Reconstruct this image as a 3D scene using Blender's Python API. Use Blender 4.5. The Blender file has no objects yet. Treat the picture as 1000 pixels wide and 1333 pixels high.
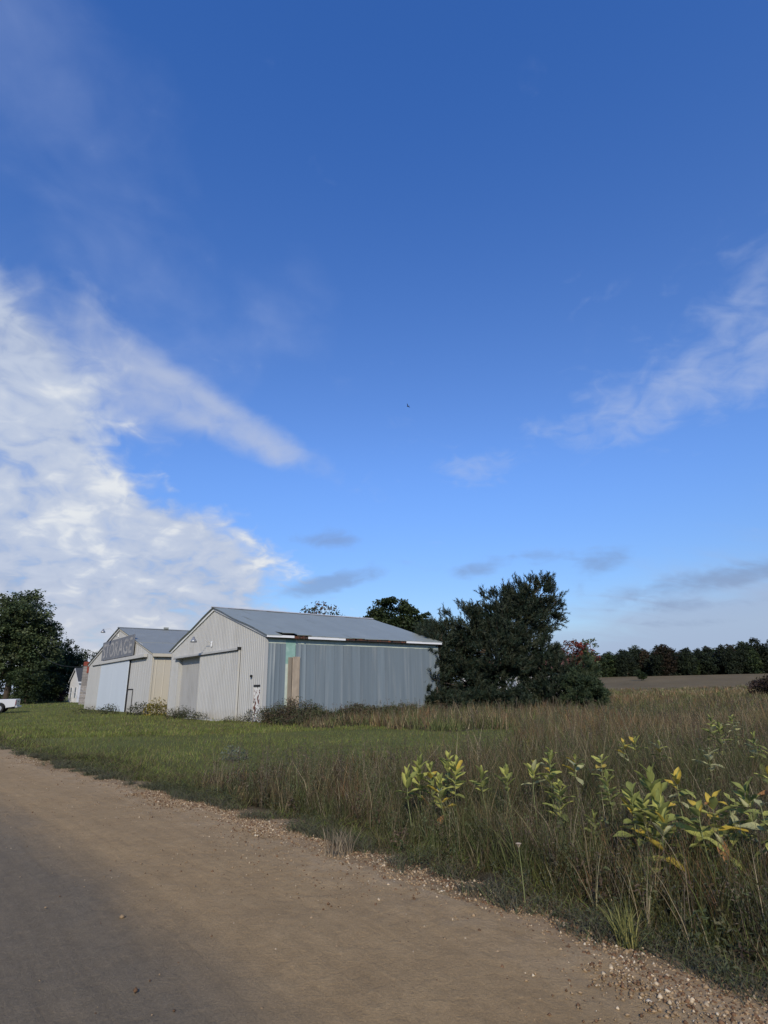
import bpy, math, random
import numpy as np
from mathutils import Vector, Matrix

random.seed(7)
RNG = np.random.default_rng(7)
SC = bpy.context.scene
COL = SC.collection
R = math.radians

# ------------------------------------------------------------------ camera
CAM_H = 1.6
FPX, PITCH, ROLL = 729.3, R(17.408), R(-1.0045)      # focal length in photo pixels (1000 x 1333)
_up0 = np.array([0, -math.sin(PITCH), math.cos(PITCH)]); _rt0 = np.array([1.0, 0, 0])
FW = np.array([0, math.cos(PITCH), math.sin(PITCH)])
RT = math.cos(ROLL) * _rt0 + math.sin(ROLL) * _up0
UP = -math.sin(ROLL) * _rt0 + math.cos(ROLL) * _up0
CP = np.array([0, 0, CAM_H])
cam_data = bpy.data.cameras.new('camera'); cam = bpy.data.objects.new('camera', cam_data); COL.objects.link(cam)
cam_data.sensor_fit = 'VERTICAL'; cam_data.sensor_height = 36.0; cam_data.lens = 36.0 * FPX / 1333.0
cam_data.clip_start = 0.05; cam_data.clip_end = 9000
cam.matrix_world = Matrix(((RT[0], UP[0], -FW[0], 0), (RT[1], UP[1], -FW[1], 0), (RT[2], UP[2], -FW[2], CAM_H), (0, 0, 0, 1)))
SC.camera = cam

# ------------------------------------------------------------------ sky, sun, exposure
SUN_AZ, SUN_EL = R(182), R(29)          # azimuth clockwise from the view direction
SKY_STRENGTH, SUN_STRENGTH, EXPOSURE = 0.10, 2.5, 0.7
SC.view_settings.view_transform = 'Standard'; SC.view_settings.look = 'None'
SC.view_settings.gamma = 1.0; SC.view_settings.use_curve_mapping = False
SC.view_settings.exposure = EXPOSURE

class X:
    """small operator wrapper round math nodes"""
    nt = None
    def __init__(s, sock): s.s = sock
    @staticmethod
    def op(o, *a, clamp=False):
        n = X.nt.nodes.new('ShaderNodeMath'); n.operation = o; n.use_clamp = clamp
        for i, v in enumerate(a):
            if isinstance(v, X): X.nt.links.new(v.s, n.inputs[i])
            else: n.inputs[i].default_value = float(v)
        return X(n.outputs[0])
    def __add__(s, o): return X.op('ADD', s, o)
    __radd__ = __add__
    def __sub__(s, o): return X.op('SUBTRACT', s, o)
    def __rsub__(s, o): return X.op('SUBTRACT', o, s)
    def __mul__(s, o): return X.op('MULTIPLY', s, o)
    __rmul__ = __mul__
    def __truediv__(s, o): return X.op('DIVIDE', s, o)
    def exp(s): return X.op('EXPONENT', s)
    def clamp(s): return X.op('ADD', s, 0.0, clamp=True)
    def step(s, a, b):
        n = X.nt.nodes.new('ShaderNodeMapRange'); n.interpolation_type = 'SMOOTHSTEP'
        X.nt.links.new(s.s, n.inputs[0]); n.inputs[1].default_value = a; n.inputs[2].default_value = b
        return X(n.outputs[0])

def noise_node(nt, vec, scale, detail=4, rough=0.55, dist=0.0):
    n = nt.nodes.new('ShaderNodeTexNoise'); n.inputs['Scale'].default_value = scale
    n.inputs['Detail'].default_value = detail; n.inputs['Roughness'].default_value = rough; n.inputs['Distortion'].default_value = dist
    if vec is not None: nt.links.new(vec, n.inputs['Vector'])
    return n

def mix_col(nt, fac, a, b, mode='MIX'):
    n = nt.nodes.new('ShaderNodeMix'); n.data_type = 'RGBA'; n.blend_type = mode
    for i, v in ((0, fac), (6, a), (7, b)):
        if isinstance(v, X): v = v.s
        if hasattr(v, 'is_linked'): nt.links.new(v, n.inputs[i])
        elif isinstance(v, (int, float)): n.inputs[i].default_value = v
        else: n.inputs[i].default_value = (*v[:3], 1.0)
    return n.outputs[2]

def build_world():
    w = bpy.data.worlds.new('World'); SC.world = w; w.use_nodes = True
    nt = w.node_tree; nt.nodes.clear(); X.nt = nt
    out = nt.nodes.new('ShaderNodeOutputWorld'); bg = nt.nodes.new('ShaderNodeBackground')
    bg.inputs[1].default_value = SKY_STRENGTH; nt.links.new(bg.outputs[0], out.inputs[0])
    sky = nt.nodes.new('ShaderNodeTexSky'); sky.sky_type = 'NISHITA'; sky.sun_disc = False
    sky.sun_elevation = SUN_EL; sky.sun_rotation = SUN_AZ
    sky.air_density = 1.0; sky.dust_density = 0.0; sky.ozone_density = 5.0; sky.altitude = 200
    tc = nt.nodes.new('ShaderNodeTexCoord'); sep = nt.nodes.new('ShaderNodeSeparateXYZ')
    nt.links.new(tc.outputs['Generated'], sep.inputs[0])
    x, y, z = X(sep.outputs[0]), X(sep.outputs[1]), X(sep.outputs[2])
    lift = nt.nodes.new('ShaderNodeCombineXYZ')                  # keep the yellow air-glow line of the model out: this horizon is clear blue
    for i, v in enumerate((x, y, X.op('MAXIMUM', z, 0.085))): nt.links.new(v.s, lift.inputs[i])
    nt.links.new(lift.outputs[0], sky.inputs[0])
    DEG = 180 / math.pi
    el = X.op('ARCSINE', X.op('MAXIMUM', z, 0.0)) * DEG
    az = X.op('ARCTAN2', x, y) * DEG
    # deep polarised blue: one tint for the whole dome, by elevation only
    tint = mix_col(nt, el.step(0, 24), (0.60, 0.58, 0.58), (0.78, 0.90, 1.14)); tint = mix_col(nt, el.step(20, 62), tint, (0.50, 0.87, 1.38))
    blue = mix_col(nt, 1.0, sky.outputs[0], tint, 'MULTIPLY')
    den = X.op('MAXIMUM', z, 0.0) + 0.38
    cmb = nt.nodes.new('ShaderNodeCombineXYZ')
    for i, v in enumerate((x / den, y / den)): nt.links.new(v.s, cmb.inputs[i])
    P = cmb.outputs[0]
    n1 = X(noise_node(nt, P, 2.5, 8, 0.52, 0.35).outputs[0]) - 0.5      # big billows
    n2 = X(noise_node(nt, P, 7.0, 6, 0.47, 0.6).outputs[0]) - 0.5       # ripples
    cs = nt.nodes.new('ShaderNodeVectorMath'); cs.operation = 'MULTIPLY'; nt.links.new(P, cs.inputs[0]); cs.inputs[1].default_value = (1.0, 3.4, 1)
    n3 = X(noise_node(nt, cs.outputs[0], 2.2, 7, 0.6, 0.9).outputs[0]) - 0.5    # streaks
    n4 = X(noise_node(nt, P, 0.9, 3, 0.5, 0.2).outputs[0]) - 0.5
    def blob(a, e, ra, re, rot=0.0, k=1.0):
        c, s = math.cos(R(rot)), math.sin(R(rot))
        da, de = az - a, el - e
        u = (da * c + de * s) / ra; v = (de * c - da * s) / re
        return (u * u + v * v) * -k
    def g(*a, **k): return blob(*a, **k).exp()
    SKY_BLOBS(locals())
    w.cycles.sampling_method = 'MANUAL'; w.cycles.sample_map_resolution = 256
    return w

def SKY_BLOBS(L):
    nt, g, n1, n2, n3, n4, az, el, P = (L[k] for k in ('nt', 'g', 'n1', 'n2', 'n3', 'n4', 'az', 'el', 'P'))
    n5 = X(noise_node(nt, P, 17.0, 4, 0.5, 0.8).outputs[0]) - 0.5       # small puffs
    one = lambda v: X.op('MINIMUM', v, 1.0)
    # the broken cloud bank on the left, its arm reaching right, and the wisps above it
    bank = one(g(-45, 13, 17, 15) * 1.3 + g(-42, 25, 12, 9) * 1.0 + g(-21, 12, 12, 6.2) * 1.05 + g(-22, 3, 22, 6) * 0.9 + g(-85, 16, 36, 22))
    arm = g(-18, 26.2, 17, 2.7, rot=-20) * 1.1 + g(-34, 32.0, 6, 5.0) * 0.9 + g(-29, 25.5, 8, 4.5, rot=-25) * 0.8
    d1 = (bank * 1.08 - 0.50 + n1 * 0.85 + n2 * 1.0 + n5 * 0.7).step(0.0, 0.6)
    d1b = (one(arm) * 0.85 - 0.34 + n1 * 1.1 + n2 * 0.9 + n5 * 0.4).step(0.0, 0.85) * 0.8
    # thin streaky cirrus on the right, and thin veils
    m2 = g(31, 25.2, 14, 3.8, rot=3) * 0.95 + g(10, 21.6, 4.6, 1.7) * 0.9 + g(41, 31, 9, 5, rot=15) * 0.6 + g(75, 32, 32, 12) * 0.6
    d2 = (one(m2) * 0.75 - 0.20 + n3 * 0.9 + n2 * 0.8 + n5 * 1.0).step(0.0, 0.9) * 0.55
    veil = g(-33, 41, 16, 9) * 0.6 + g(-43, 50, 9, 7) * 0.6 + g(-15, 33, 14, 7) * 0.4 + g(33, 36, 12, 6) * 0.35
    d3 = ((veil + n1 * 1.5 + n2 * 0.8 + n5 * 0.2 - 0.2).step(0.0, 0.9)) * 0.34
    # low pale stratus towards the right horizon and small grey scraps
    low = one(g(38, 3.5, 20, 6.0) * 1.1 + g(10, 0, 30, 4.0) * 0.7 + g(90, 3, 40, 8))
    d4 = (low * 0.9 - 0.10 + n3 * 0.6 + n2 * 0.4).step(0.0, 0.8) * 0.72
    scr = g(21.2, 10.9, 3.4, 1.3, rot=18) + g(9.4, 11.3, 3.8, 1.1, rot=8) * 0.9 + g(-6, 14.6, 4.6, 1.2) * 0.9 + g(-5.5, 10.3, 6, 1.2, rot=14) * 1.1 + g(34, 8.9, 13, 1.3, rot=5) * 1.05 + g(16, 12, 3.2, 0.8) * 0.6 + g(30, 6.5, 8, 0.6) * 0.6 + g(27, 5, 5, 0.5) * 0.5
    d5 = (scr * 0.9 - 0.26 + n3 * 0.8 + n2 * 0.9 + n5 * 0.6).step(0.0, 0.75) * 0.55
    shade = (n1 * 0.9 + n2 * 1.15 + n5 * 0.6 + n4 * 0.9 + 0.5)
    white = mix_col(nt, shade.step(0.05, 0.55), (2.15, 2.6, 3.65), (3.15, 3.6, 4.55))
    white = mix_col(nt, shade.step(0.50, 0.85), white, (4.75, 4.95, 5.2))
    warm = mix_col(nt, g(-30, 4, 40, 4) * 0.35, white, (4.0, 4.0, 4.1))
    c = mix_col(nt, (1 - el.step(0.0, 9.0)) * 0.55, L['blue'], (2.35, 2.75, 3.7))
    c = mix_col(nt, d3, c, (2.4, 3.0, 4.7))
    c = mix_col(nt, d2, c, (2.8, 3.35, 4.7))
    c = mix_col(nt, d4, c, (2.3, 2.75, 3.8))
    c = mix_col(nt, d1b, c, (3.0, 3.4, 4.4))
    c = mix_col(nt, d1, c, warm)
    c = mix_col(nt, d5, c, (1.25, 1.7, 2.75))
    nt.links.new(c, L['bg'].inputs[0])
build_world()

sun_data = bpy.data.lights.new('sun', 'SUN'); sun_data.energy = SUN_STRENGTH; sun_data.angle = R(1.5); sun_data.color = (1.0, 0.90, 0.74)
sun = bpy.data.objects.new('sun', sun_data); COL.objects.link(sun)
_sd = Vector((math.sin(SUN_AZ) * math.cos(SUN_EL), math.cos(SUN_AZ) * math.cos(SUN_EL), math.sin(SUN_EL)))
sun.rotation_euler = _sd.to_track_quat('Z', 'Y').to_euler(); sun.location = (0, 0, 60)

# ------------------------------------------------------------------ photo measurements -> world points (used once, for layout)
def ray(px, py):
    d = (px - 500) * RT - (py - 666.5) * UP + FPX * FW
    return d / np.linalg.norm(d)
def ground_at(px, py, z=0.0):
    d = ray(px, py); return CP + d * ((z - CAM_H) / d[2])
def at(px, py, dist_y):
    d = ray(px, py); return CP + d * (dist_y / d[1])

# ------------------------------------------------------------------ helpers
def tag(o, label=None, cat=None, group=None, kind=None):
    if label: o['label'] = label
    if cat: o['category'] = cat
    if group: o['group'] = group
    if kind: o['kind'] = kind
    return o
def empty(name, loc=(0, 0, 0), rz=0.0, parent=None):
    o = bpy.data.objects.new(name, None); COL.objects.link(o); o.location = loc; o.rotation_euler = (0, 0, rz)
    o.empty_display_size = 0.2
    if parent: o.parent = parent
    return o
def link(name, me, parent=None, loc=None):
    o = bpy.data.objects.new(name, me); COL.objects.link(o)
    if parent: o.parent = parent
    if loc is not None: o.location = loc
    return o
def np_mesh(name, V, F, mat=None, col=None, smooth=False, uv=None):
    """V (n,3), F (m,k) constant k"""
    V = np.asarray(V, np.float32); F = np.asarray(F, np.int32); m, k = F.shape
    me = bpy.data.meshes.new(name)
    me.vertices.add(len(V)); me.vertices.foreach_set('co', V.ravel())
    me.loops.add(m * k); me.loops.foreach_set('vertex_index', F.ravel())
    me.polygons.add(m); me.polygons.foreach_set('loop_start', np.arange(0, m * k, k, dtype=np.int32))
    me.polygons.foreach_set('loop_total', np.full(m, k, np.int32))
    if smooth: me.polygons.foreach_set('use_smooth', np.ones(m, bool))
    me.update(calc_edges=True)
    if col is not None:
        a = me.color_attributes.new('Col', 'FLOAT_COLOR', 'POINT')
        c = np.ones((len(V), 4), np.float32); c[:, :3] = col; a.data.foreach_set('color', c.ravel())
    if uv is not None:
        l = me.uv_layers.new(name='UVMap'); l.data.foreach_set('uv', np.asarray(uv, np.float32)[F.ravel()].ravel())
    if mat: me.materials.append(mat)
    return me

class MB:
    """collects simple solids for ONE mesh"""
    def __init__(s): s.v = []; s.f = []
    def quad(s, a, b, c, d): n = len(s.v); s.v += [tuple(a), tuple(b), tuple(c), tuple(d)]; s.f.append((n, n + 1, n + 2, n + 3)); return s
    def poly(s, pts): n = len(s.v); s.v += [tuple(p) for p in pts]; s.f.append(tuple(range(n, n + len(pts)))); return s
    def box(s, x0, x1, y0, y1, z0, z1, M=None):
        n = len(s.v)
        P = [(x, y, z) for z in (z0, z1) for x, y in ((x0, y0), (x1, y0), (x1, y1), (x0, y1))]
        if M is not None: P = [tuple(M @ Vector(p)) for p in P]
        s.v += P
        s.f += [tuple(n + i for i in q) for q in ((3, 2, 1, 0), (4, 5, 6, 7), (0, 1, 5, 4), (1, 2, 6, 5), (2, 3, 7, 6), (3, 0, 4, 7))]; return s
    def prism(s, pts, vec):
        """polygon pts extruded along vec"""
        n = len(s.v); k = len(pts); vec = Vector(vec)
        s.v += [tuple(p) for p in pts] + [tuple(Vector(p) + vec) for p in pts]
        s.f.append(tuple(range(n, n + k))[::-1]); s.f.append(tuple(range(n + k, n + 2 * k)))
        for i in range(k): j = (i + 1) % k; s.f.append((n + i, n + j, n + k + j, n + k + i))
        return s
    def tube(s, pts, rad, sides=6, cap=True):
        pts = [Vector(p) for p in pts]; rad = rad if hasattr(rad, '__len__') else [rad] * len(pts)
        n0 = len(s.v)
        for i, p in enumerate(pts):
            d = (pts[min(i + 1, len(pts) - 1)] - pts[max(i - 1, 0)]).normalized()
            a = d.cross(Vector((0.31, 0.27, 0.91)))
            if a.length < 0.05: a = d.cross(Vector((1, 0, 0)))
            a.normalize(); b = d.cross(a)
            for k in range(sides):
                t = 2 * math.pi * k / sides; s.v.append(tuple(p + (a * math.cos(t) + b * math.sin(t)) * rad[i]))
        for i in range(len(pts) - 1):
            for k in range(sides):
                a0 = n0 + i * sides + k; a1 = n0 + i * sides + (k + 1) % sides
                s.f.append((a0, a1, a1 + sides, a0 + sides))
        if cap:
            s.f.append(tuple(range(n0, n0 + sides))[::-1]); e = n0 + (len(pts) - 1) * sides; s.f.append(tuple(range(e, e + sides)))
        return s
    def lathe(s, prof, M, sides=16):
        n0 = len(s.v)
        for r, z in prof:
            for k in range(sides):
                t = 2 * math.pi * k / sides; s.v.append(tuple(M @ Vector((r * math.cos(t), r * math.sin(t), z))))
        for i in range(len(prof) - 1):
            for k in range(sides):
                a0 = n0 + i * sides + k; a1 = n0 + i * sides + (k + 1) % sides
                s.f.append((a0, a1, a1 + sides, a0 + sides))
        s.f.append(tuple(range(n0, n0 + sides))[::-1]); e = n0 + (len(prof) - 1) * sides; s.f.append(tuple(range(e, e + sides)))
        return s
    def mesh(s, name, mat, smooth=False):
        me = bpy.data.meshes.new(name); me.from_pydata(s.v, [], s.f); me.materials.append(mat)
        if smooth: me.polygons.foreach_set('use_smooth', np.ones(len(me.polygons), bool))
        me.update(); return me
    def build(s, name, mat, parent=None, bevel=0.0, smooth=False, loc=None):
        o = link(name, s.mesh(name, mat, smooth), parent, loc)
        if bevel:
            m = o.modifiers.new('bevel', 'BEVEL'); m.width = bevel; m.segments = 2; m.limit_method = 'ANGLE'
        return o

# ------------------------------------------------------------------ materials
MATS = {}
def mat(name, base, rough=0.7, metal=0.0, var=0.15, vscale=3.0, second=None, sfac=(0.5, 0.75), sscale=2.0, stretch=(1, 1, 1), bump=0.0, bscale=30.0, spec=0.3, coat=0.0, objrand=0.0, splash=None):
    m = bpy.data.materials.new(name); m.use_nodes = True; nt = m.node_tree; b = nt.nodes['Principled BSDF']
    tc = nt.nodes.new('ShaderNodeTexCoord'); mp = nt.nodes.new('ShaderNodeMapping'); mp.inputs['Scale'].default_value = stretch
    nt.links.new(tc.outputs['Object'], mp.inputs[0]); vec = mp.outputs[0]
    n = noise_node(nt, vec, vscale, 6, 0.6)
    mr = nt.nodes.new('ShaderNodeMapRange'); nt.links.new(n.outputs[0], mr.inputs[0])
    mr.inputs[1].default_value = 0.25; mr.inputs[2].default_value = 0.75; mr.inputs[3].default_value = 1 - var; mr.inputs[4].default_value = 1 + var
    fac = mr.outputs[0]
    if objrand:
        oi = nt.nodes.new('ShaderNodeObjectInfo'); X.nt = nt
        fac = (X(fac) * (X(oi.outputs['Random']) * (2 * objrand) + (1 - objrand))).s
    c = (*base, 1)
    if second is not None:
        n2 = noise_node(nt, vec, sscale, 8, 0.65, 0.3)
        r2 = nt.nodes.new('ShaderNodeMapRange'); r2.interpolation_type = 'SMOOTHSTEP'; nt.links.new(n2.outputs[0], r2.inputs[0]); r2.inputs[1].default_value = sfac[0]; r2.inputs[2].default_value = sfac[1]
        c = mix_col(nt, r2.outputs[0], base, second)
    if splash:
        X.nt = nt; sp = nt.nodes.new('ShaderNodeSeparateXYZ'); nt.links.new(tc.outputs['Object'], sp.inputs[0])
        ns = X(noise_node(nt, tc.outputs['Object'], 2.5, 6, 0.7).outputs[0]); hgt = X(sp.outputs[2]) + (ns - 0.5) * 1.6
        mk = (1 - hgt.step(-0.1, 0.75)) * 0.55
        mr2 = nt.nodes.new('ShaderNodeMapping'); mr2.inputs['Scale'].default_value = (7, 7, 0.35); nt.links.new(tc.outputs['Object'], mr2.inputs[0])
        run = X(noise_node(nt, mr2.outputs[0], 1.0, 4, 0.6).outputs[0]).step(0.60, 0.78) * 0.30
        c = mix_col(nt, mk, c if hasattr(c, 'is_linked') else base, splash); c = mix_col(nt, run, c, (base[0] * 0.62, base[1] * 0.56, base[2] * 0.48))
    vm = nt.nodes.new('ShaderNodeVectorMath'); vm.operation = 'SCALE'
    if hasattr(c, 'is_linked'): nt.links.new(c, vm.inputs[0])
    else: vm.inputs[0].default_value = base
    nt.links.new(fac, vm.inputs['Scale']); nt.links.new(vm.outputs[0], b.inputs['Base Color'])
    b.inputs['Roughness'].default_value = rough; b.inputs['Metallic'].default_value = metal; b.inputs['Specular IOR Level'].default_value = spec
    if coat: b.inputs['Coat Weight'].default_value = coat
    if bump:
        nb = noise_node(nt, vec, bscale, 5, 0.6); bp = nt.nodes.new('ShaderNodeBump'); bp.inputs['Strength'].default_value = bump; bp.inputs['Distance'].default_value = 0.02
        nt.links.new(nb.outputs[0], bp.inputs['Height']); nt.links.new(bp.outputs[0], b.inputs['Normal'])
    MATS[name] = m; return m

def leaf_mat(name, base=None, rough=0.6, trans=0.35, var=0.25, vscale=0.6, spec=0.25, objrand=0.0):
    """foliage: vertex colour (or base) with noise variation, part translucent"""
    m = bpy.data.materials.new(name); m.use_nodes = True; nt = m.node_tree; b = nt.nodes['Principled BSDF']; out = nt.nodes['Material Output']
    tc = nt.nodes.new('ShaderNodeTexCoord')
    n = noise_node(nt, tc.outputs['Object'], vscale, 3, 0.6); X.nt = nt
    f = X(n.outputs[0]) * (2 * var) + (1 - var)
    if objrand:
        oi = nt.nodes.new('ShaderNodeObjectInfo'); f = f * (X(oi.outputs['Random']) * (2 * objrand) + (1 - objrand))
    vm = nt.nodes.new('ShaderNodeVectorMath'); vm.operation = 'SCALE'; nt.links.new(f.s, vm.inputs['Scale'])
    if base is None:
        at_ = nt.nodes.new('ShaderNodeVertexColor'); at_.layer_name = 'Col'; nt.links.new(at_.outputs[0], vm.inputs[0])
    else: vm.inputs[0].default_value = base
    nt.links.new(vm.outputs[0], b.inputs['Base Color']); b.inputs['Roughness'].default_value = rough; b.inputs['Specular IOR Level'].default_value = spec
    tr = nt.nodes.new('ShaderNodeBsdfTranslucent'); nt.links.new(vm.outputs[0], tr.inputs[0])
    mx = nt.nodes.new('ShaderNodeMixShader'); mx.inputs[0].default_value = trans
    nt.links.new(b.outputs[0], mx.inputs[1]); nt.links.new(tr.outputs[0], mx.inputs[2]); nt.links.new(mx.outputs[0], out.inputs[0])
    MATS[name] = m; return m

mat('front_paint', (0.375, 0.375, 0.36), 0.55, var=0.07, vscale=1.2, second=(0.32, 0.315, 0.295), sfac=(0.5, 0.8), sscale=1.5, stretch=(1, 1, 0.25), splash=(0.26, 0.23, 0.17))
mat('door_paint', (0.33, 0.325, 0.31), 0.6, var=0.06, vscale=1.5, second=(0.28, 0.27, 0.25), stretch=(1, 1, 0.3))
mat('cream_front', (0.425, 0.42, 0.395), 0.6, var=0.05, vscale=0.8, second=(0.37, 0.36, 0.33), stretch=(1, 1, 0.2), splash=(0.27, 0.24, 0.18))
mat('cream_side', (0.44, 0.405, 0.325), 0.6, var=0.06, vscale=0.8, stretch=(1, 1, 0.3))
mat('white_door', (0.48, 0.53, 0.575), 0.5, var=0.04, vscale=0.6, second=(0.42, 0.44, 0.47), sfac=(0.6, 0.9), stretch=(1, 1, 0.2))
mat('white_trim', (0.66, 0.67, 0.67), 0.45, var=0.05)
mat('trim_paint', (0.42, 0.42, 0.41), 0.5, var=0.08)
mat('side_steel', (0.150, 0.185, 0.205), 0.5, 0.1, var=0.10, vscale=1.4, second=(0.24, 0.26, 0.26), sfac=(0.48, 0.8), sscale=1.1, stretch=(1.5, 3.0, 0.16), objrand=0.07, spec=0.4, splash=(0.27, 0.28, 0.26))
mat('green_sheet', (0.22, 0.36, 0.31), 0.5, var=0.12, second=(0.30, 0.40, 0.36), sscale=3)
mat('pale_band', (0.42, 0.47, 0.40), 0.6, var=0.12, second=(0.36, 0.43, 0.40), sscale=2)
mat('roof_steel', (0.255, 0.28, 0.245), 0.5, 0.15, var=0.05, vscale=0.7, second=(0.285, 0.31, 0.27), sfac=(0.45, 0.8), sscale=0.6, objrand=0.03, spec=0.4)
mat('roof_steel_old', (0.225, 0.24, 0.22), 0.55, 0.1, var=0.06, vscale=0.7, second=(0.255, 0.27, 0.245), sscale=0.5)
mat('rotten_wood', (0.06, 0.035, 0.025), 0.9, var=0.4, vscale=6, second=(0.26, 0.08, 0.035), sfac=(0.5, 0.62), sscale=2.5)
mat('board', (0.33, 0.27, 0.20), 0.85, var=0.18, vscale=5, second=(0.24, 0.20, 0.16), sscale=3, stretch=(1, 1, 0.35), bump=0.3)
mat('board_dark', (0.22, 0.185, 0.14), 0.9, var=0.2, vscale=5, stretch=(1, 1, 0.2))
mat('dark', (0.012, 0.012, 0.012), 0.7)
mat('gap_dark', (0.02, 0.02, 0.022), 0.9)
mat('concrete', (0.36, 0.35, 0.32), 0.9, var=0.2, vscale=6)
mat('lamp_metal', (0.30, 0.31, 0.32), 0.4, 0.6)
mat('sign_board', (0.135, 0.145, 0.165), 0.8, var=0.12, vscale=2.0, second=(0.19, 0.195, 0.205), sfac=(0.45, 0.75), sscale=1.6, stretch=(1, 1, 0.6))
mat('sign_letter', (0.29, 0.285, 0.275), 0.85, var=0.2, vscale=2.0, second=(0.17, 0.175, 0.19), sfac=(0.42, 0.66), sscale=1.7)
mat('peel_door', (0.62, 0.61, 0.58), 0.6, var=0.08, vscale=4, second=(0.10, 0.03, 0.02), sfac=(0.52, 0.55), sscale=3.2, stretch=(1.6, 1, 0.8))
mat('house_white', (0.55, 0.56, 0.58), 0.6, var=0.04)
mat('house_window', (0.20, 0.23, 0.27), 0.2, spec=0.6)
mat('house_roof', (0.05, 0.055, 0.06), 0.85, var=0.15, vscale=6)
mat('red_roof', (0.17, 0.07, 0.055), 0.85, var=0.2, vscale=4)
mat('pillar_stone', (0.26, 0.235, 0.21), 0.9, var=0.25, vscale=4, bump=0.4, objrand=0.2)
mat('rust_red', (0.22, 0.05, 0.03), 0.85, var=0.3, vscale=4)
mat('truck_paint', (0.50, 0.51, 0.53), 0.25, 0.1, var=0.03, coat=0.6)
mat('tyre', (0.014, 0.014, 0.014), 0.8); mat('rim', (0.35, 0.35, 0.36), 0.35, 0.8)
mat('glass', (0.02, 0.025, 0.03), 0.06, spec=0.8); mat('tail_lamp', (0.30, 0.01, 0.01), 0.25); mat('head_lamp', (0.7, 0.7, 0.7), 0.15)
mat('bark', (0.085, 0.065, 0.05), 0.95, var=0.3, vscale=5, bump=0.5, stretch=(1, 1, 0.3))
mat('wire', (0.02, 0.02, 0.02), 0.6)
mat('bird', (0.015, 0.015, 0.02), 0.7)
leaf_mat('leafage', None, 0.6, 0.30, 0.22, 0.5)
leaf_mat('needles', None, 0.65, 0.12, 0.25, 0.7)
leaf_mat('grass', None, 0.65, 0.25, 0.25, 1.1)
leaf_mat('tall_grass', None, 0.7, 0.12, 0.28, 1.1); leaf_mat('woodland', None, 0.7, 0.1, 0.22, 0.25, objrand=0.3)
MW = [leaf_mat('milkweed_green', (0.205, 0.226, 0.070), 0.75, 0.3, 0.3, 14, 0.08), leaf_mat('milkweed_lime', (0.345, 0.350, 0.098), 0.75, 0.3, 0.3, 14, 0.08),
      leaf_mat('milkweed_yellow', (0.46, 0.34, 0.055), 0.6, 0.3, 0.4, 16), leaf_mat('milkweed_brown', (0.34, 0.17, 0.065), 0.6, 0.3, 0.3, 14),
      leaf_mat('milkweed_pale', (0.38, 0.375, 0.19), 0.75, 0.3, 0.25, 14, 0.08)]
MW_STEM = leaf_mat('milkweed_stem', (0.17, 0.19, 0.08), 0.6, 0.0, 0.2, 9)

# ------------------------------------------------------------------ terrain functions
EDGE = np.array([(-150, 160), (-60, 67.5), (-30, 37.0), (-11.4, 17.9), (-6.5, 12.8), (-2.9, 9.25), (-0.7, 6.8), (0.6, 5.2), (1.5, 4.0), (2.1, 3.2), (4.2, 0.3), (12, -10.5), (60, -75)], float)
def vnoise(x, y, s, seed=0):
    """cheap smooth value noise"""
    x = np.asarray(x) / s + seed * 17.13; y = np.asarray(y) / s - seed * 9.71
    xi, yi = np.floor(x), np.floor(y); xf, yf = x - xi, y - yi
    u, v = xf * xf * (3 - 2 * xf), yf * yf * (3 - 2 * yf)
    h = lambda a, b: np.modf(np.abs(np.sin(a * 127.1 + b * 311.7 + seed * 3.3) * 43758.5453))[0]
    return (h(xi, yi) * (1 - u) + h(xi + 1, yi) * u) * (1 - v) + (h(xi, yi + 1) * (1 - u) + h(xi + 1, yi + 1) * u) * v
def edge_dist(x, y):
    """signed distance from the road edge, positive on the grass side"""
    x = np.asarray(x, float); y = np.asarray(y, float)
    best = np.full(x.shape, 1e9); sgn = np.ones(x.shape)
    for (ax, ay), (bx, by) in zip(EDGE[:-1], EDGE[1:]):
        dx, dy = bx - ax, by - ay; L2 = dx * dx + dy * dy
        t = np.clip(((x - ax) * dx + (y - ay) * dy) / L2, 0, 1)
        d = np.hypot(x - ax - t * dx, y - ay - t * dy); s = np.where((dx * (y - ay) - dy * (x - ax)) > 0, 1.0, -1.0)
        k = d < best; best = np.where(k, d, best); sgn = np.where(k, s, sgn)
    return best * sgn
def sstep(a, b, t): t = np.clip((np.asarray(t, float) - a) / (b - a), 0, 1); return t * t * (3 - 2 * t)
def gz(x, y, ed=None):
    x = np.asarray(x, float); y = np.asarray(y, float)
    ed = edge_dist(x, y) if ed is None else ed
    r = np.hypot(x, y); a = np.degrees(np.arctan2(x, y))
    z = -0.10 * sstep(0.1, 1.6, ed) * (1 - sstep(5, 12, ed)) - 0.06 * sstep(-0.1, -0.5, ed)
    z = z + 4.6 * sstep(110, 300, r) * sstep(4, 14, a)
    return z + (vnoise(x, y, 2.3, 3) - 0.5) * 0.05 * sstep(0.5, 3, ed) + (vnoise(x, y, 0.5, 5) - 0.5) * 0.03 * sstep(0.0, 0.6, ed)
WEEDS = [(-3.7, 10.1), (-3.1, 11.7), (0.4, 13.7), (3.2, 14.4), (4.5, 21.9), (-6.2, 28.6), (-6.2, 30.2), (3.4, 38.0), (-8, 60), (-30, 160), (-60, 700), (900, 700), (900, -300), (60, -75), (12, -10.5), (2.1, 3.2), (0.6, 5.2), (-0.7, 6.8), (-2.9, 9.25)]
def inside(x, y, P):
    c = np.zeros(np.shape(x), bool); n = len(P)
    for i in range(n):
        (x1, y1), (x2, y2) = P[i], P[(i + 1) % n]
        if y1 == y2: continue
        k = ((y1 > y) != (y2 > y)) & (x < (x2 - x1) * (y - y1) / (y2 - y1) + x1); c ^= k
    return c
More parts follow.
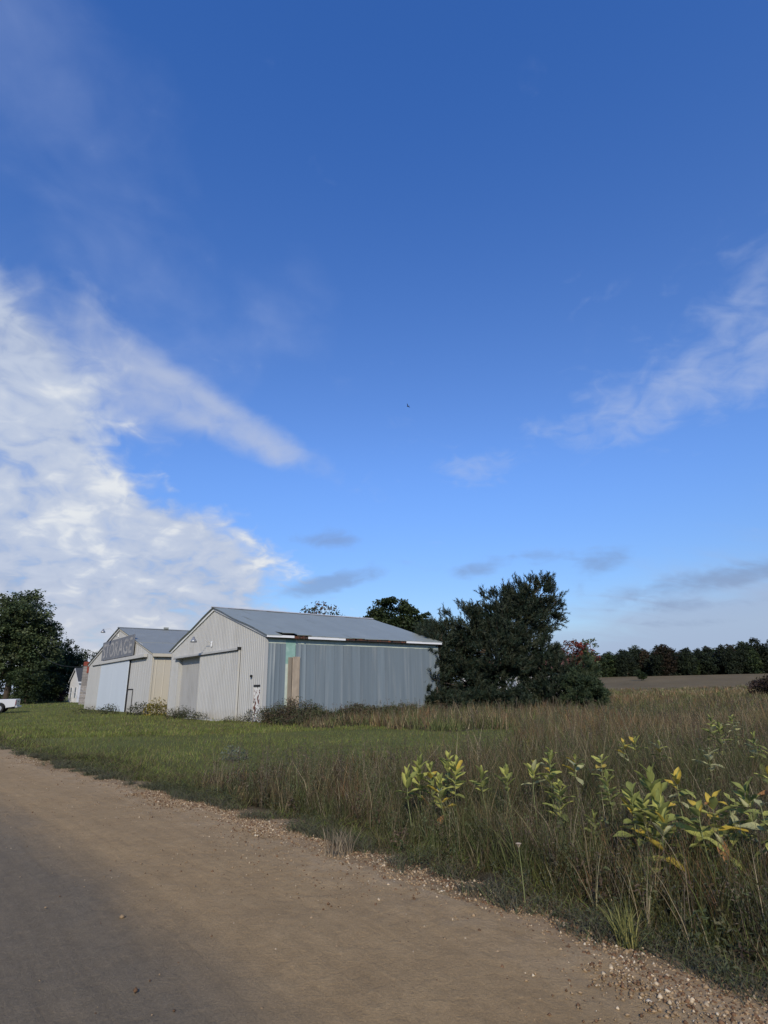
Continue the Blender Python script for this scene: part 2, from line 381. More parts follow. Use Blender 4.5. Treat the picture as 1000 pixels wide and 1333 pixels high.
def in_weeds(x, y, j=0.8):
    jx = (vnoise(x, y, 1.7, 11) - 0.5) * 2 * j + (vnoise(x, y, 0.5, 12) - 0.5) * j; jy = (vnoise(x, y, 1.7, 13) - 0.5) * 2 * j + (vnoise(x, y, 0.5, 14) - 0.5) * j
    return inside(x + jx, y + jy, WEEDS)
YA = R(-38.728)
FD = np.array([math.sin(YA), math.cos(YA), 0]); DD = np.array([math.cos(YA), -math.sin(YA), 0])
BP = np.array([-6.29, 30.13, 0.0])                  # right front corner of the near hangar
ST = BP + FD * 18.95                                # right front corner of the far hangar
B_W, B_D, B_E, B_R = 14.55, 12.4, 4.39, 6.57
S_W, S_D, S_E, S_R = 21.75, 15.0, 4.48, 7.32
def in_building(x, y, m=0.12):
    q = np.zeros(np.shape(x), bool)
    for O, w, d in ((BP, B_W, B_D), (ST, S_W, S_D)):
        u = (x - O[0]) * FD[0] + (y - O[1]) * FD[1]; v = (x - O[0]) * DD[0] + (y - O[1]) * DD[1]
        q |= (u > -m) & (u < w + m) & (v > -m) & (v < d + m)
    return q
# ------------------------------------------------------------------ ground and road
def build_ground():
    rr = np.concatenate([np.linspace(0.3, 14, 150), np.geomspace(14.2, 120, 130), np.geomspace(124, 6000, 60)])
    aa = np.radians(np.concatenate([np.linspace(-60, 60, 300), np.linspace(63, 297, 70)]))
    na, nr = len(aa), len(rr)
    A, Rr = np.meshgrid(aa, rr)
    x, y = (Rr * np.sin(A)).ravel(), (Rr * np.cos(A)).ravel()
    ed = edge_dist(x, y); z = gz(x, y, ed)
    w = in_weeds(x, y, 0.8); r = np.hypot(x, y)
    n = vnoise(x, y, 6, 2)[:, None]; n2 = vnoise(x, y, 1.1, 4)[:, None]
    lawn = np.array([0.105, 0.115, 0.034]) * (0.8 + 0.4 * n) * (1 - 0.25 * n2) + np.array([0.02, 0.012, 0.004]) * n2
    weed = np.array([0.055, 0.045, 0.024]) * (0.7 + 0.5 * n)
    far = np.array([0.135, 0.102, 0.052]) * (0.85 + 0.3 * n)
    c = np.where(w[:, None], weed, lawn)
    a = np.degrees(np.arctan2(x, y))
    t = (sstep(95, 125, r + (vnoise(x, y, 30, 8) - 0.5) * 18) * (a > 4))[:, None]; c = c * (1 - t) + far * t
    gb = (np.exp(-((r - 118) / 14.0) ** 2) * (a > 6))[:, None] * 0.7; c = c * (1 - gb) + np.array([0.135, 0.125, 0.055]) * gb
    dirt = np.array([0.27, 0.19, 0.105]) * (0.8 + 0.4 * n2)
    t = (1 - sstep(-0.1, 0.75, ed + (vnoise(x, y, 0.7, 9) - 0.5) * 0.7))[:, None]; c = c * (1 - t) + dirt * t
    i = np.arange(nr - 1)[:, None] * na + np.arange(na)[None, :]; j = np.arange(nr - 1)[:, None] * na + (np.arange(na)[None, :] + 1) % na
    F = np.stack([i, j, j + na, i + na], -1).reshape(-1, 4)
    V = np.stack([x, y, z], 1)
    V = np.vstack([V, [[0, 0, float(gz(np.zeros(1), np.zeros(1))[0])]]])
    m = bpy.data.materials.new('ground'); m.use_nodes = True; nt = m.node_tree; b = nt.nodes['Principled BSDF']; X.nt = nt
    vc = nt.nodes.new('ShaderNodeVertexColor'); vc.layer_name = 'Col'
    tc = nt.nodes.new('ShaderNodeTexCoord'); n1 = noise_node(nt, tc.outputs['Object'], 9, 8, 0.7); n2_ = noise_node(nt, tc.outputs['Object'], 0.35, 6, 0.6)
    f = (X(n1.outputs[0]) * 0.9 + 0.55) * (X(n2_.outputs[0]) * 0.8 + 0.6)
    vm = nt.nodes.new('ShaderNodeVectorMath'); vm.operation = 'SCALE'; nt.links.new(vc.outputs[0], vm.inputs[0]); nt.links.new(f.s, vm.inputs['Scale'])
    nt.links.new(vm.outputs[0], b.inputs['Base Color']); b.inputs['Roughness'].default_value = 0.95; b.inputs['Specular IOR Level'].default_value = 0.1
    bp = nt.nodes.new('ShaderNodeBump'); bp.inputs['Strength'].default_value = 0.6; bp.inputs['Distance'].default_value = 0.04
    nt.links.new(n1.outputs[0], bp.inputs['Height']); nt.links.new(bp.outputs[0], b.inputs['Normal'])
    cc = np.vstack([c, [[0.15, 0.12, 0.09]]])
    o = link('ground', np_mesh('ground', V, F, m, cc, True)); tag(o, kind='structure')

def build_road():
    """sheet following the edge line, 7.4 m wide, with shallow ruts and a soft ragged shoulder"""
    seg = np.hypot(*np.diff(EDGE, axis=0).T); S = np.concatenate([[0], np.cumsum(seg)])
    s0 = S[7]
    sv = np.concatenate([s0 - np.geomspace(14, 190, 60)[::-1], s0 + np.linspace(-13.9, 6, 400), s0 + np.geomspace(6.2, 70, 40)])
    ex = np.interp(sv, S, EDGE[:, 0]); ey = np.interp(sv, S, EDGE[:, 1])
    k = np.ones(31) / 31
    tx, ty = np.gradient(ex, sv), np.gradient(ey, sv)
    tx = np.convolve(np.pad(tx, 15, 'edge'), k, 'valid'); ty = np.convolve(np.pad(ty, 15, 'edge'), k, 'valid'); l = np.hypot(tx, ty); tx /= l; ty /= l
    tv = np.concatenate([np.linspace(-0.55, 1.4, 60), np.linspace(1.44, 7.6, 90)])     # metres in from the edge
    S2, T2 = np.meshgrid(sv, tv)
    x = (ex[None] + ty[None] * T2); y = (ey[None] - tx[None] * T2)
    wob = (vnoise(S2, T2 * 0 + 3, 1.3, 1) - 0.5) * 0.35 + (vnoise(S2, T2 * 0 + 3, 0.35, 2) - 0.5) * 0.16
    T3 = T2 + wob
    z = 0.0 - 0.15 * sstep(0.25, -0.5, T3) + 0.03 * sstep(0.1, 2.5, T3)
    z = z + (vnoise(x, y, 0.9, 21) - 0.5) * 0.018 + (vnoise(x, y, 0.22, 22) - 0.5) * 0.007 + (vnoise(x, y, 0.07, 23) - 0.5) * 0.009 * (1 - sstep(0.4, 1.3, T3)) - 0.018 * np.exp(-((T3 - 2.9) / 0.45) ** 2)
    V = np.stack([x.ravel(), y.ravel(), z.ravel()], 1); ns = len(sv)
    i = np.arange(len(tv) - 1)[:, None] * ns + np.arange(ns - 1)[None]
    F = np.stack([i, i + 1, i + 1 + ns, i + ns], -1).reshape(-1, 4)[:, ::-1]
    m = bpy.data.materials.new('dirt_road'); m.use_nodes = True; nt = m.node_tree; b = nt.nodes['Principled BSDF']; X.nt = nt
    uvn = nt.nodes.new('ShaderNodeUVMap'); uvn.uv_map = 'UVMap'; sp = nt.nodes.new('ShaderNodeSeparateXYZ'); nt.links.new(uvn.outputs[0], sp.inputs[0])
    t = X(sp.outputs[1])
    tc = nt.nodes.new('ShaderNodeTexCoord'); ob = tc.outputs['Object']
    mp = nt.nodes.new('ShaderNodeMapping'); mp.inputs['Scale'].default_value = (0.35, 1.0, 1); nt.links.new(uvn.outputs[0], mp.inputs[0])
    nl = X(noise_node(nt, mp.outputs[0], 0.9, 6, 0.6, 0.4).outputs[0]); nm = X(noise_node(nt, ob, 2.2, 7, 0.65, 0.3).outputs[0]); nf = X(noise_node(nt, ob, 60, 6, 0.75).outputs[0]); ng = X(noise_node(nt, ob, 230, 3, 0.7).outputs[0])
    tt = t + (nl - 0.5) * 0.8
    band = (tt.step(1.7, 2.5) * (1 - tt.step(3.3, 4.2)) * (nm * 0.4 + 0.8)).clamp()
    far = tt.step(4.3, 5.2) * 0.25
    shoulder = (1 - tt.step(0.1, 1.0)) * nm.step(0.3, 0.75)
    c = mix_col(nt, nm, (0.258, 0.170, 0.079), (0.380, 0.264, 0.130))
    c = mix_col(nt, (band * 0.9).clamp(), c, (0.142, 0.116, 0.078))
    c = mix_col(nt, far, c, (0.236, 0.178, 0.098))
    c = mix_col(nt, (shoulder * 0.75).clamp(), c, (0.370, 0.270, 0.155))
    mp2 = nt.nodes.new('ShaderNodeMapping'); mp2.inputs['Scale'].default_value = (0.5, 7.0, 1); nt.links.new(uvn.outputs[0], mp2.inputs[0])
    ntr = X(noise_node(nt, mp2.outputs[0], 1.0, 5, 0.65, 0.5).outputs[0]); nk = X(noise_node(nt, ob, 9.0, 6, 0.7, 0.4).outputs[0])
    g = (nf * 1.1 + 0.45) * (ng * 1.0 + 0.5) * (ntr * 0.5 + 0.75) * (nk * 0.6 + 0.7)
    vm = nt.nodes.new('ShaderNodeVectorMath'); vm.operation = 'SCALE'; nt.links.new(c, vm.inputs[0]); nt.links.new(g.s, vm.inputs['Scale'])
    nt.links.new(vm.outputs[0], b.inputs['Base Color']); b.inputs['Roughness'].default_value = 0.92; b.inputs['Specular IOR Level'].default_value = 0.2
    h = nf * 0.7 + ng * 0.5 + nm * 0.8 + nk * 1.6 + ntr * 0.8
    bp = nt.nodes.new('ShaderNodeBump'); bp.inputs['Strength'].default_value = 0.75; bp.inputs['Distance'].default_value = 0.014
    nt.links.new(h.s, bp.inputs['Height']); nt.links.new(bp.outputs[0], b.inputs['Normal'])
    o = link('road', np_mesh('road', V, F, m, None, True, uv=np.stack([S2.ravel(), T2.ravel()], 1))); tag(o, kind='structure')
    return sv, ex, ey, tx, ty
build_ground()
ROAD = build_road()

def build_gravel():
    sv, ex, ey, tx, ty = ROAD
    n = 26000; k = RNG.random(n)
    s = np.interp(k ** 0.8, [0, 1], [sv[60] + 19.6, sv[60] - 2.0]); s = np.where(RNG.random(n) < 0.72, sv[60] + 13.9 + RNG.uniform(-7, 6, n), s)
    px, py, qx, qy = (np.interp(s, sv, a) for a in (ex, ey, tx, ty))
    t = RNG.normal(-0.08, 0.17, n) + (vnoise(s, s * 0, 0.8, 31) - 0.5) * 0.4
    loose = RNG.random(n) < 0.20; t = np.where(loose, RNG.gamma(1.4, 0.5, n), t)
    x, y = px + qy * t, py - qx * t
    z = -0.15 * sstep(0.25, -0.5, t) + 0.03 * sstep(0.1, 2.5, t)
    edg = edge_dist(x, y); z = np.maximum(z, np.where(edg > -0.6, gz(x, y, edg) - 0.002, -1.0))
    size = RNG.gamma(2.0, 0.0028, n) + 0.0035; size = np.clip(np.where(loose, size * 0.7, size), 0.003, 0.019)
    O = np.array([(1, 0, 0), (0, 1, 0), (-1, 0, 0), (0, -1, 0), (0, 0, 1), (0, 0, -1)], float)
    T = np.array([(0, 1, 4), (1, 2, 4), (2, 3, 4), (3, 0, 4), (1, 0, 5), (2, 1, 5), (3, 2, 5), (0, 3, 5)])
    J = O[None] * RNG.uniform(0.55, 1.25, (n, 6, 1)) + RNG.normal(0, 0.15, (n, 6, 3)); J[:, :, 2] *= 0.75
    a = RNG.uniform(0, 6.28, n); ca, sa = np.cos(a)[:, None], np.sin(a)[:, None]
    Jr = np.stack([J[..., 0] * ca - J[..., 1] * sa, J[..., 0] * sa + J[..., 1] * ca, J[..., 2]], -1) * size[:, None, None]
    V = Jr + np.stack([x, y, z + size * 0.25], 1)[:, None]
    F = T[None] + (np.arange(n) * 6)[:, None, None]
    tone = RNG.random(n); c = np.where((tone > 0.86)[:, None], [0.40, 0.32, 0.215], np.where((tone > 0.35)[:, None], [0.25, 0.178, 0.104], [0.13, 0.075, 0.042])) * RNG.uniform(0.7, 1.3, (n, 1))
    c = np.where((tone > 0.988)[:, None], [0.48, 0.41, 0.30], c)
    m = bpy.data.materials.new('stone'); m.use_nodes = True; nt = m.node_tree; vc = nt.nodes.new('ShaderNodeVertexColor'); vc.layer_name = 'Col'
    nt.links.new(vc.outputs[0], nt.nodes['Principled BSDF'].inputs['Base Color']); nt.nodes['Principled BSDF'].inputs['Roughness'].default_value = 0.95; nt.nodes['Principled BSDF'].inputs['Specular IOR Level'].default_value = 0.1
    o = link('gravel', np_mesh('gravel', V.reshape(-1, 3), F.reshape(-1, 3), m, np.repeat(c, 6, 0)))
    tag(o, 'pale and brown loose gravel along the dirt road shoulder', 'gravel', kind='stuff')
build_gravel()

# ------------------------------------------------------------------ the two metal hangars
_ang = math.atan2(-FD[1], -FD[0])      # local x runs right along the front, local y into the building

def rib_profile(x0, x1, pitch, depth, y):
    """trapezoid ribs: list of (x, y) from x0 to x1, ribs stand proud towards -y"""
    pts = [(x0, y)]; x = x0 + pitch * 0.5
    while x < x1 - 0.06:
        pts += [(x - 0.040, y), (x - 0.018, y - depth), (x + 0.018, y - depth), (x + 0.040, y)]; x += pitch
    pts.append((x1, y)); return pts
def ribbed(mb, prof, z0, ztop):
    for (xa, ya), (xb, yb) in zip(prof[:-1], prof[1:]):
        mb.quad((xa, ya, z0), (xb, yb, z0), (xb, yb, ztop(xb)), (xa, ya, ztop(xa)))
def rake_z(x, w, e, r): return e + (r - e) * (1 - abs(x + w / 2) / (w / 2))

def gooseneck(parent, base, head, mname='lamp_metal'):
    lamp = MB().tube([base, (base[0], base[1] - 0.25, base[2] + 0.10), ((base[0] + head[0]) / 2, (base[1] + head[1]) / 2 - 0.1, max(base[2], head[2]) + 0.18), (head[0], head[1], head[2] + 0.12)], 0.014).build('lamp_arm', MATS['front_paint'], parent)
    MB().box(base[0] - 0.09, base[0] + 0.09, base[1] - 0.06, base[1] + 0.0, base[2] - 0.18, base[2] + 0.14).build('bracket', MATS['white_trim'], lamp, 0.01)
    MB().lathe([(0.20, -0.18), (0.19, -0.09), (0.13, 0.0), (0.08, 0.05), (0.06, 0.16)], Matrix.Translation(head), 14).build('lamp_shade', MATS[mname], lamp, smooth=True)
    return lamp

def near_hangar():
    t = empty('hangar', BP, _ang)
    tag(t, 'cream ribbed steel hangar with grey roof, damaged eave and half open sliding door', 'hangar')
    W, D, E, Rg = B_W, B_D, B_E, B_R
    zt = lambda x: rake_z(x, W, E, Rg)
    OL, OR, OT = -13.10, -8.62, 3.74
    mb = MB()
    prof = rib_profile(-W, 0, 0.2286, 0.024, 0.0)
    ribbed(mb, [p for p in prof if p[0] <= OL] + [(OL, 0)], -0.2, zt)
    ribbed(mb, [(OL, 0)] + [p for p in prof if OL < p[0] < OR] + [(OR, 0)], OT, zt)
    D0, D1, DT = -1.33, -0.36, 1.86
    ribbed(mb, [(OR, 0)] + [p for p in prof if OR < p[0] < D0] + [(D0, 0)], -0.2, zt)
    ribbed(mb, [(D0, 0)] + [p for p in prof if D0 < p[0] < D1] + [(D1, 0)], DT, zt)
    ribbed(mb, [(D1, 0)] + [p for p in prof if p[0] > D1], -0.2, zt)
    mb.quad((OL, 0, -0.2), (OL, 0.26, -0.2), (OL, 0.26, OT), (OL, 0, OT)); mb.quad((OR, 0.26, -0.2), (OR, 0, -0.2), (OR, 0, OT), (OR, 0.26, OT)); mb.quad((OL, 0, OT), (OL, 0.26, OT), (OR, 0.26, OT), (OR, 0, OT))
    mb.build('front_wall', MATS['front_paint'], t)
    back = MB(); back.poly([(-W, D, -0.2), (-W, D, E), (-W / 2, D, Rg), (0, D, E), (0, D, -0.2)]); back.quad((-W, 0, -0.2), (-W, D, -0.2), (-W, D, E), (-W, 0, E))
    back.build('rear_wall', MATS['front_paint'], t)
    inner = MB(); ribbed(inner, rib_profile(OL, OR, 0.30, 0.008, 0.26), -0.2, lambda x: OT); inner.build('inner_door', MATS['door_paint'], t)
    # sliding door leaf, hung on its track
    leaf = MB(); pr = rib_profile(-8.75, -3.08, 0.2286, 0.024, -0.13); ribbed(leaf, pr, 0.02, lambda x: 3.74)
    leaf.quad((-8.75, -0.13, 0.02), (-8.75, -0.13, 3.74), (-8.75, -0.07, 3.74), (-8.75, -0.07, 0.02)); leaf.quad((-3.08, -0.07, 0.02), (-3.08, -0.07, 3.74), (-3.08, -0.13, 3.74), (-3.08, -0.13, 0.02)); leaf.quad((-8.75, -0.07, 0.02), (-8.75, -0.07, 3.74), (-3.08, -0.07, 3.74), (-3.08, -0.07, 0.02))
    sd = leaf.build('sliding_door', MATS['front_paint'], t)
    MB().box(-3.12, -3.02, -0.17, -0.06, 0.02, 3.745).build('edge_trim', MATS['cream_front'], sd); MB().box(-8.80, -8.71, -0.17, -0.06, 0.02, 3.745).build('edge_trim', MATS['front_paint'], sd)
    tr = MB().box(-13.6, -3.0, -0.22, -0.03, 3.755, 3.90).build('door_track', MATS['front_paint'], t, 0.015)
    MB().box(-13.58, -3.02, -0.235, -0.225, 3.74, 3.775).build('track_lip', MATS['dark'], tr)
    MB().box(-3.06, -2.995, -0.25, -0.02, 3.77, 3.93).build('track_stop', MATS['dark'], tr)
    # narrow door with peeling paint
    dr = MB().box(D0 + 0.10, D1 - 0.07, 0.02, 0.06, 0.05, DT - 0.09).build('door', MATS['peel_door'], t)
    tag(dr, 'narrow white door with dark red peeling paint')
    MB().box(D0, D0 + 0.10, -0.035, 0.09, -0.15, DT).box(D1 - 0.07, D1, -0.035, 0.09, -0.15, DT).build('door_frame', MATS['trim_paint'], t)
    MB().box(D0 + 0.101, D1 - 0.071, -0.03, 0.09, DT - 0.09, DT).build('door_head', MATS['gap_dark'], t)
    MB().box(D0 + 0.17, D0 + 0.20, -0.02, 0.03, 0.95, 1.05).build('door_handle', MATS['dark'], dr)
    gooseneck(t, (-7.35, -0.025, 4.40), (-7.75, -1.05, 4.66))
    MB().lathe([(0.05, 0), (0.075, 0.05), (0.06, 0.12)], Matrix.Translation((-1.45, -0.02, 2.31)) @ Matrix.Rotation(math.pi / 2, 4, 'X'), 10).build('bell', MATS['dark'], t)
    MB().box(-9.9, -4.2, -0.75, -0.04, -0.2, 0.025).build('concrete_sill', MATS['concrete'], t)
    # corner and rake trims
    MB().box(-0.07, 0.045, -0.045, 0.0, -0.2, E).box(0.0, 0.045, 0.0, 0.09, -0.2, E - 0.02).build('corner_trim', MATS['front_paint'], t)
    MB().box(-W - 0.045, -W + 0.07, -0.045, 0.0, -0.2, E).build('corner_trim', MATS['front_paint'], t)
    sl = (Rg - E) / (W / 2); nrm = math.hypot(1, sl)
    for s in (-1, 1):
        a = Vector((-W / 2, -0.09, Rg + 0.06)); b = Vector((-W / 2 + s * (W / 2 + 0.18), -0.09, E + 0.06 - sl * 0.18))
        MB().prism([a, b, b - Vector((0, 0, 0.17)), a - Vector((0, 0, 0.17))], (0, 0.07, 0)).build('rake_trim', MATS['trim_paint'] if s > 0 else MATS['white_trim'], t)
    # roof sheets: each its own piece, laps slightly uneven
    n = 14; step = (D + 0.34) / n; rnd = random.Random(3)
    for s in (-1, 1):
        ov = 0.34
        for i in range(n):
            y0 = -0.20 + i * step; y1 = y0 + step + 0.02
            dz0, dz1 = 0.045 + rnd.uniform(0, 0.010), 0.055 + rnd.uniform(0, 0.012)
            m = MB(); K = 9
            for k in range(K):
                u0, u1 = k / K, (k + 1) / K
                def pt(u, y, dz):
                    x = -W / 2 + s * u * (W / 2 + ov); wv = 0.014 * math.sin(u * 11 + i * 1.7 + y) * (1.8 if i < 2 else 0.7)
                    lift = 0.0
                    if s > 0 and i in (1, 2) and u > 0.93: lift = 0.10 * (u - 0.93) / 0.07 * (1 if i == 1 else 0.5)
                    return (x, y, Rg - abs(u) * (W / 2 + ov) * sl + dz + wv + lift + 0.03)
                a_, b_, c_, d_ = pt(u0, y0, dz0), pt(u0, y1, dz1), pt(u1, y1, dz1), pt(u1, y0, dz0)
                m.quad(*( (a_, d_, c_, b_) if s > 0 else (a_, b_, c_, d_)))
                m.quad(*[(p[0], p[1], p[2] - 0.028) for p in ((a_, b_, c_, d_) if s > 0 else (a_, d_, c_, b_))])
            a_, b_ = pt(1, y0, dz0), pt(1, y1, dz1); m.quad(a_, b_, (b_[0], b_[1], b_[2] - 0.028), (a_[0], a_[1], a_[2] - 0.028))
            m.build('roof_panel', MATS['roof_steel'], t)
    MB().prism([(-W / 2 - 0.16, -0.25, Rg + 0.075), (-W / 2, -0.25, Rg + 0.155), (-W / 2 + 0.16, -0.25, Rg + 0.075)], (0, D + 0.45, 0)).build('ridge_cap', MATS['trim_paint'], t)
    # eave boards: some white, some gone
    zE = E - sl * 0.34
    ex = 0.30
    for y0, y1, m, dz in ((-0.16, 1.47, 'white_trim', 0.0), (2.34, 4.82, 'white_trim', -0.015), (9.43, D + 0.08, 'white_trim', 0.0)):
        MB().box(ex, ex + 0.03, y0, y1, zE - 0.06 + dz, zE + 0.065 + dz).build('eave_board', MATS[m], t, 0.006)
    rw = MB(); rr = random.Random(5)
    y = 4.84
    while y < 9.4:
        l = rr.uniform(0.25, 0.9); dz = rr.uniform(-0.03, 0.03); rw.box(ex - 0.06 + rr.uniform(-0.02, 0.03), ex - 0.01, y, min(y + l, 9.42), zE - 0.06 + dz, zE + 0.04 + dz); y += l + rr.uniform(0.0, 0.15)
    tag(rw.build('rafter_board', MATS['rotten_wood'], t), 'bare rusty rotten eave edge where the white board is gone')
    rw = MB()
    for k in range(5): y = 1.5 + k * 0.17; rw.box(ex - 0.08, ex + 0.02, y, y + 0.13, zE - 0.10 + 0.02 * (k % 3), zE + 0.03 + 0.03 * (k % 2))
    rw.build('torn_insulation', MATS['rotten_wood'], t)
    MB().box(0.03, ex - 0.001, -0.1, D, zE - 0.075, zE - 0.04).build('soffit', MATS['gap_dark'], t)
    # side wall: backing, pale top band, lapped steel sheets, green sheet, two boards
    MB().box(-0.05, -0.012, 0.0, D, -0.2, E).build('side_backing', MATS['gap_dark'], t)
    MB().box(-0.011, 0.012, 0.09, D, 3.90, E - 0.02).build('pale_band', MATS['pale_band'], t)
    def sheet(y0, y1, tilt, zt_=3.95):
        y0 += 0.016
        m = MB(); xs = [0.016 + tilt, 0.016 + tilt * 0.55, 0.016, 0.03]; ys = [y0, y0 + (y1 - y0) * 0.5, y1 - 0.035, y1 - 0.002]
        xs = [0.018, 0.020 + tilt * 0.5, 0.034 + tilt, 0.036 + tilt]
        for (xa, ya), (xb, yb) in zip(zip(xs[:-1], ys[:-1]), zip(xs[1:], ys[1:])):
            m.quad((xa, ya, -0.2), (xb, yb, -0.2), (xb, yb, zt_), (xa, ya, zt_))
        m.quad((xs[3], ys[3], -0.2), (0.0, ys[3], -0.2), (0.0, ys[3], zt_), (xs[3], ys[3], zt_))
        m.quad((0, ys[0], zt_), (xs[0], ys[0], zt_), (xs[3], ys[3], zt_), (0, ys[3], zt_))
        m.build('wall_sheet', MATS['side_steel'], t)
    rs = random.Random(2)
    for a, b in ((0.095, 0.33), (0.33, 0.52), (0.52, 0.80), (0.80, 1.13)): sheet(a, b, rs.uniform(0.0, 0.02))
    MB().box(0.0, 0.020, 1.135, 1.735, 2.9, E - 0.03).build('green_sheet', MATS['green_sheet'], t); MB().box(0.0, 0.018, 1.135, 1.735, -0.2, 2.898).build('wall_sheet', MATS['pale_band'], t)
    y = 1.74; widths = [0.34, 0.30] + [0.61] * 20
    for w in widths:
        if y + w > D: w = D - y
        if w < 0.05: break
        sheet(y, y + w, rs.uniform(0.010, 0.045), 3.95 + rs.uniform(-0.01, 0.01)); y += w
    MB().box(0.055, 0.11, 1.28, 1.49, -0.2, 3.24).build('board', MATS['board_dark'], t, 0.01)
    MB().box(0.085, 0.16, 1.52, 1.95, -0.2, 3.27).build('board', MATS['board'], t, 0.012)
    MB().box(0.02, 0.084, 1.491, 1.60, -0.2, 3.2).build('board', MATS['gap_dark'], t)
near_hangar()

def far_hangar():
    t = empty('hangar', ST, _ang)
    tag(t, 'wide cream hangar with tall white double doors and a faded STORAGE sign', 'hangar')
    W, D, E, Rg = S_W, S_D, S_E, S_R
    zt = lambda x: rake_z(x, W, E, Rg)
    m = MB(); ribbed(m, rib_profile(-W, 0, 0.6, 0.012, 0.0), -0.2, zt); m.build('front_wall', MATS['cream_front'], t)
    m = MB(); pr = rib_profile(0, D, 0.6, 0.012, 0.0)
    for (a, ya), (b, yb) in zip(pr[:-1], pr[1:]): m.quad((-ya, a, -0.2), (-yb, b, -0.2), (-yb, b, E), (-ya, a, E))
    m.build('side_wall', MATS['cream_side'], t)
    m = MB(); m.poly([(-W, D, -0.2), (-W, D, E), (-W / 2, D, Rg), (0, D, E), (0, D, -0.2)]); m.quad((-W, 0, -0.2), (-W, D, -0.2), (-W, D, E), (-W, 0, E)); m.build('rear_wall', MATS['cream_side'], t)
    MB().box(-0.06, 0.04, -0.04, 0.0, -0.2, E).box(0.012, 0.04, 0.0, 0.07, -0.2, E).build('corner_trim', MATS['cream_side'], t)
    sl = (Rg - E) / (W / 2); ov = 0.30
    for s in (-1, 1):
        a = Vector((-W / 2, -0.09, Rg + 0.05)); b = Vector((-W / 2 + s * (W / 2 + 0.2), -0.09, E + 0.05 - sl * 0.2))
        MB().prism([a, b, b - Vector((0, 0, 0.20)), a - Vector((0, 0, 0.20))], (0, 0.07, 0)).build('rake_trim', MATS['cream_side'] if s > 0 else MATS['trim_paint'], t)
        n = 12; st = (D + 0.4) / n
        for i in range(n):
            for (u0, u1, lift) in ((0, 0.62, 0.075), (0.61, 1.0, 0.05)):
                def pt(u, y, dz): return (-W / 2 + s * u * (W / 2 + ov), y, Rg - u * (W / 2 + ov) * sl + dz + lift + 0.012 * math.sin(y * 1.3 + u * 9))
                y0 = -0.2 + i * st; y1 = y0 + st + 0.02; m = MB(); K = 5
                for k in range(K):
                    ua, ub = u0 + (u1 - u0) * k / K, u0 + (u1 - u0) * (k + 1) / K
                    q = (pt(ua, y0, 0.0), pt(ub, y0, 0.0), pt(ub, y1, 0.008), pt(ua, y1, 0.008)); m.quad(*(q if s > 0 else q[::-1]))
                q = (pt(u1, y0, 0), pt(u1, y1, 0.008)); m.quad(q[0], q[1], (q[1][0], q[1][1], q[1][2] - 0.03), (q[0][0], q[0][1], q[0][2] - 0.03))
                m.build('roof_panel', MATS['roof_steel_old'], t)
    MB().prism([(-W / 2 - 0.2, -0.25, Rg + 0.06), (-W / 2, -0.25, Rg + 0.14), (-W / 2 + 0.2, -0.25, Rg + 0.06)], (0, D + 0.5, 0)).build('ridge_cap', MATS['roof_steel_old'], t)
    MB().box(-W / 2 - 0.15, -W / 2 + 0.15, 4.0, 4.4, Rg + 0.141, Rg + 0.30).build('roof_vent', MATS['roof_steel_old'], t)
    zE = E - sl * ov
    MB().box(ov - 0.03, ov + 0.01, -0.16, D + 0.1, zE - 0.20, zE + 0.035).build('eave_board', MATS['cream_side'], t)
    MB().box(0.02, ov - 0.031, -0.1, D, zE - 0.19, zE - 0.15).build('soffit', MATS['gap_dark'], t)
    # doors, track, sign
    for a, b, dy in ((-15.9, -11.14, -0.14), (-11.12, -6.15, -0.142)):
        d = MB().box(a, b, dy, dy + 0.06, 0.02, 4.2).build('white_door', MATS['white_door'], t, 0.012)
    MB().box(-11.138, -11.122, -0.13, -0.08, 0.02, 4.2).build('door_gap', MATS['gap_dark'], t)
    MB().box(-6.10, -5.98, -0.11, -0.02, 0.0, 4.22).build('door_jamb', MATS['gap_dark'], t)
    MB().box(-20.05, -15.95, -0.10, -0.02, 4.24, 4.30).build('door_header', MATS['gap_dark'], t)
    tr = MB().box(-15.94, -1.5, -0.30, -0.02, 4.24, 4.52).build('door_track', MATS['cream_front'], t, 0.03)
    MB().box(-5.9, -1.5, -0.26, -0.03, 4.19, 4.235).build('track_lip', MATS['gap_dark'], tr)
    MB().box(-5.80, -4.56, -0.045, -0.014, 0.0, 1.76).build('door', MATS['cream_front'], t)
    MB().box(-6.0, -5.80, -0.07, -0.014, 0.0, 1.86).box(-5.799, -4.5, -0.07, -0.014, 1.77, 1.86).box(-4.56, -4.50, -0.05, -0.014, 0.0, 1.769).build('door_frame', MATS['gap_dark'], t)
    sg = MB().box(-15.8, -5.1, -0.24, -0.14, 4.58, 6.33).build('sign', MATS['sign_board'], t)
    tag(sg, 'weathered grey board sign lettered STORAGE')
    cu = bpy.data.curves.new('lettering', 'FONT'); cu.body = 'STORAGE'; cu.size = 1.0; cu.offset = 0.018; cu.space_character = 1.05
    to = bpy.data.objects.new('lettering_source', cu); COL.objects.link(to); bpy.context.view_layer.update()
    me = bpy.data.meshes.new_from_object(to.evaluated_get(bpy.context.evaluated_depsgraph_get())); bpy.data.objects.remove(to)
    n = len(me.vertices); co = np.zeros(n * 3, np.float32); me.vertices.foreach_get('co', co); co = co.reshape(-1, 3)
    lo, hi = co[:, :2].min(0), co[:, :2].max(0); q = (co[:, :2] - lo) / (hi - lo)
    new = np.stack([-15.45 + q[:, 0] * 10.0, np.full(n, -0.246), 4.78 + q[:, 1] * 1.36], 1).astype(np.float32)
    me.vertices.foreach_set('co', new.ravel()); me.update(); me.materials.clear(); me.materials.append(MATS['sign_letter'])
    link('lettering', me, sg)
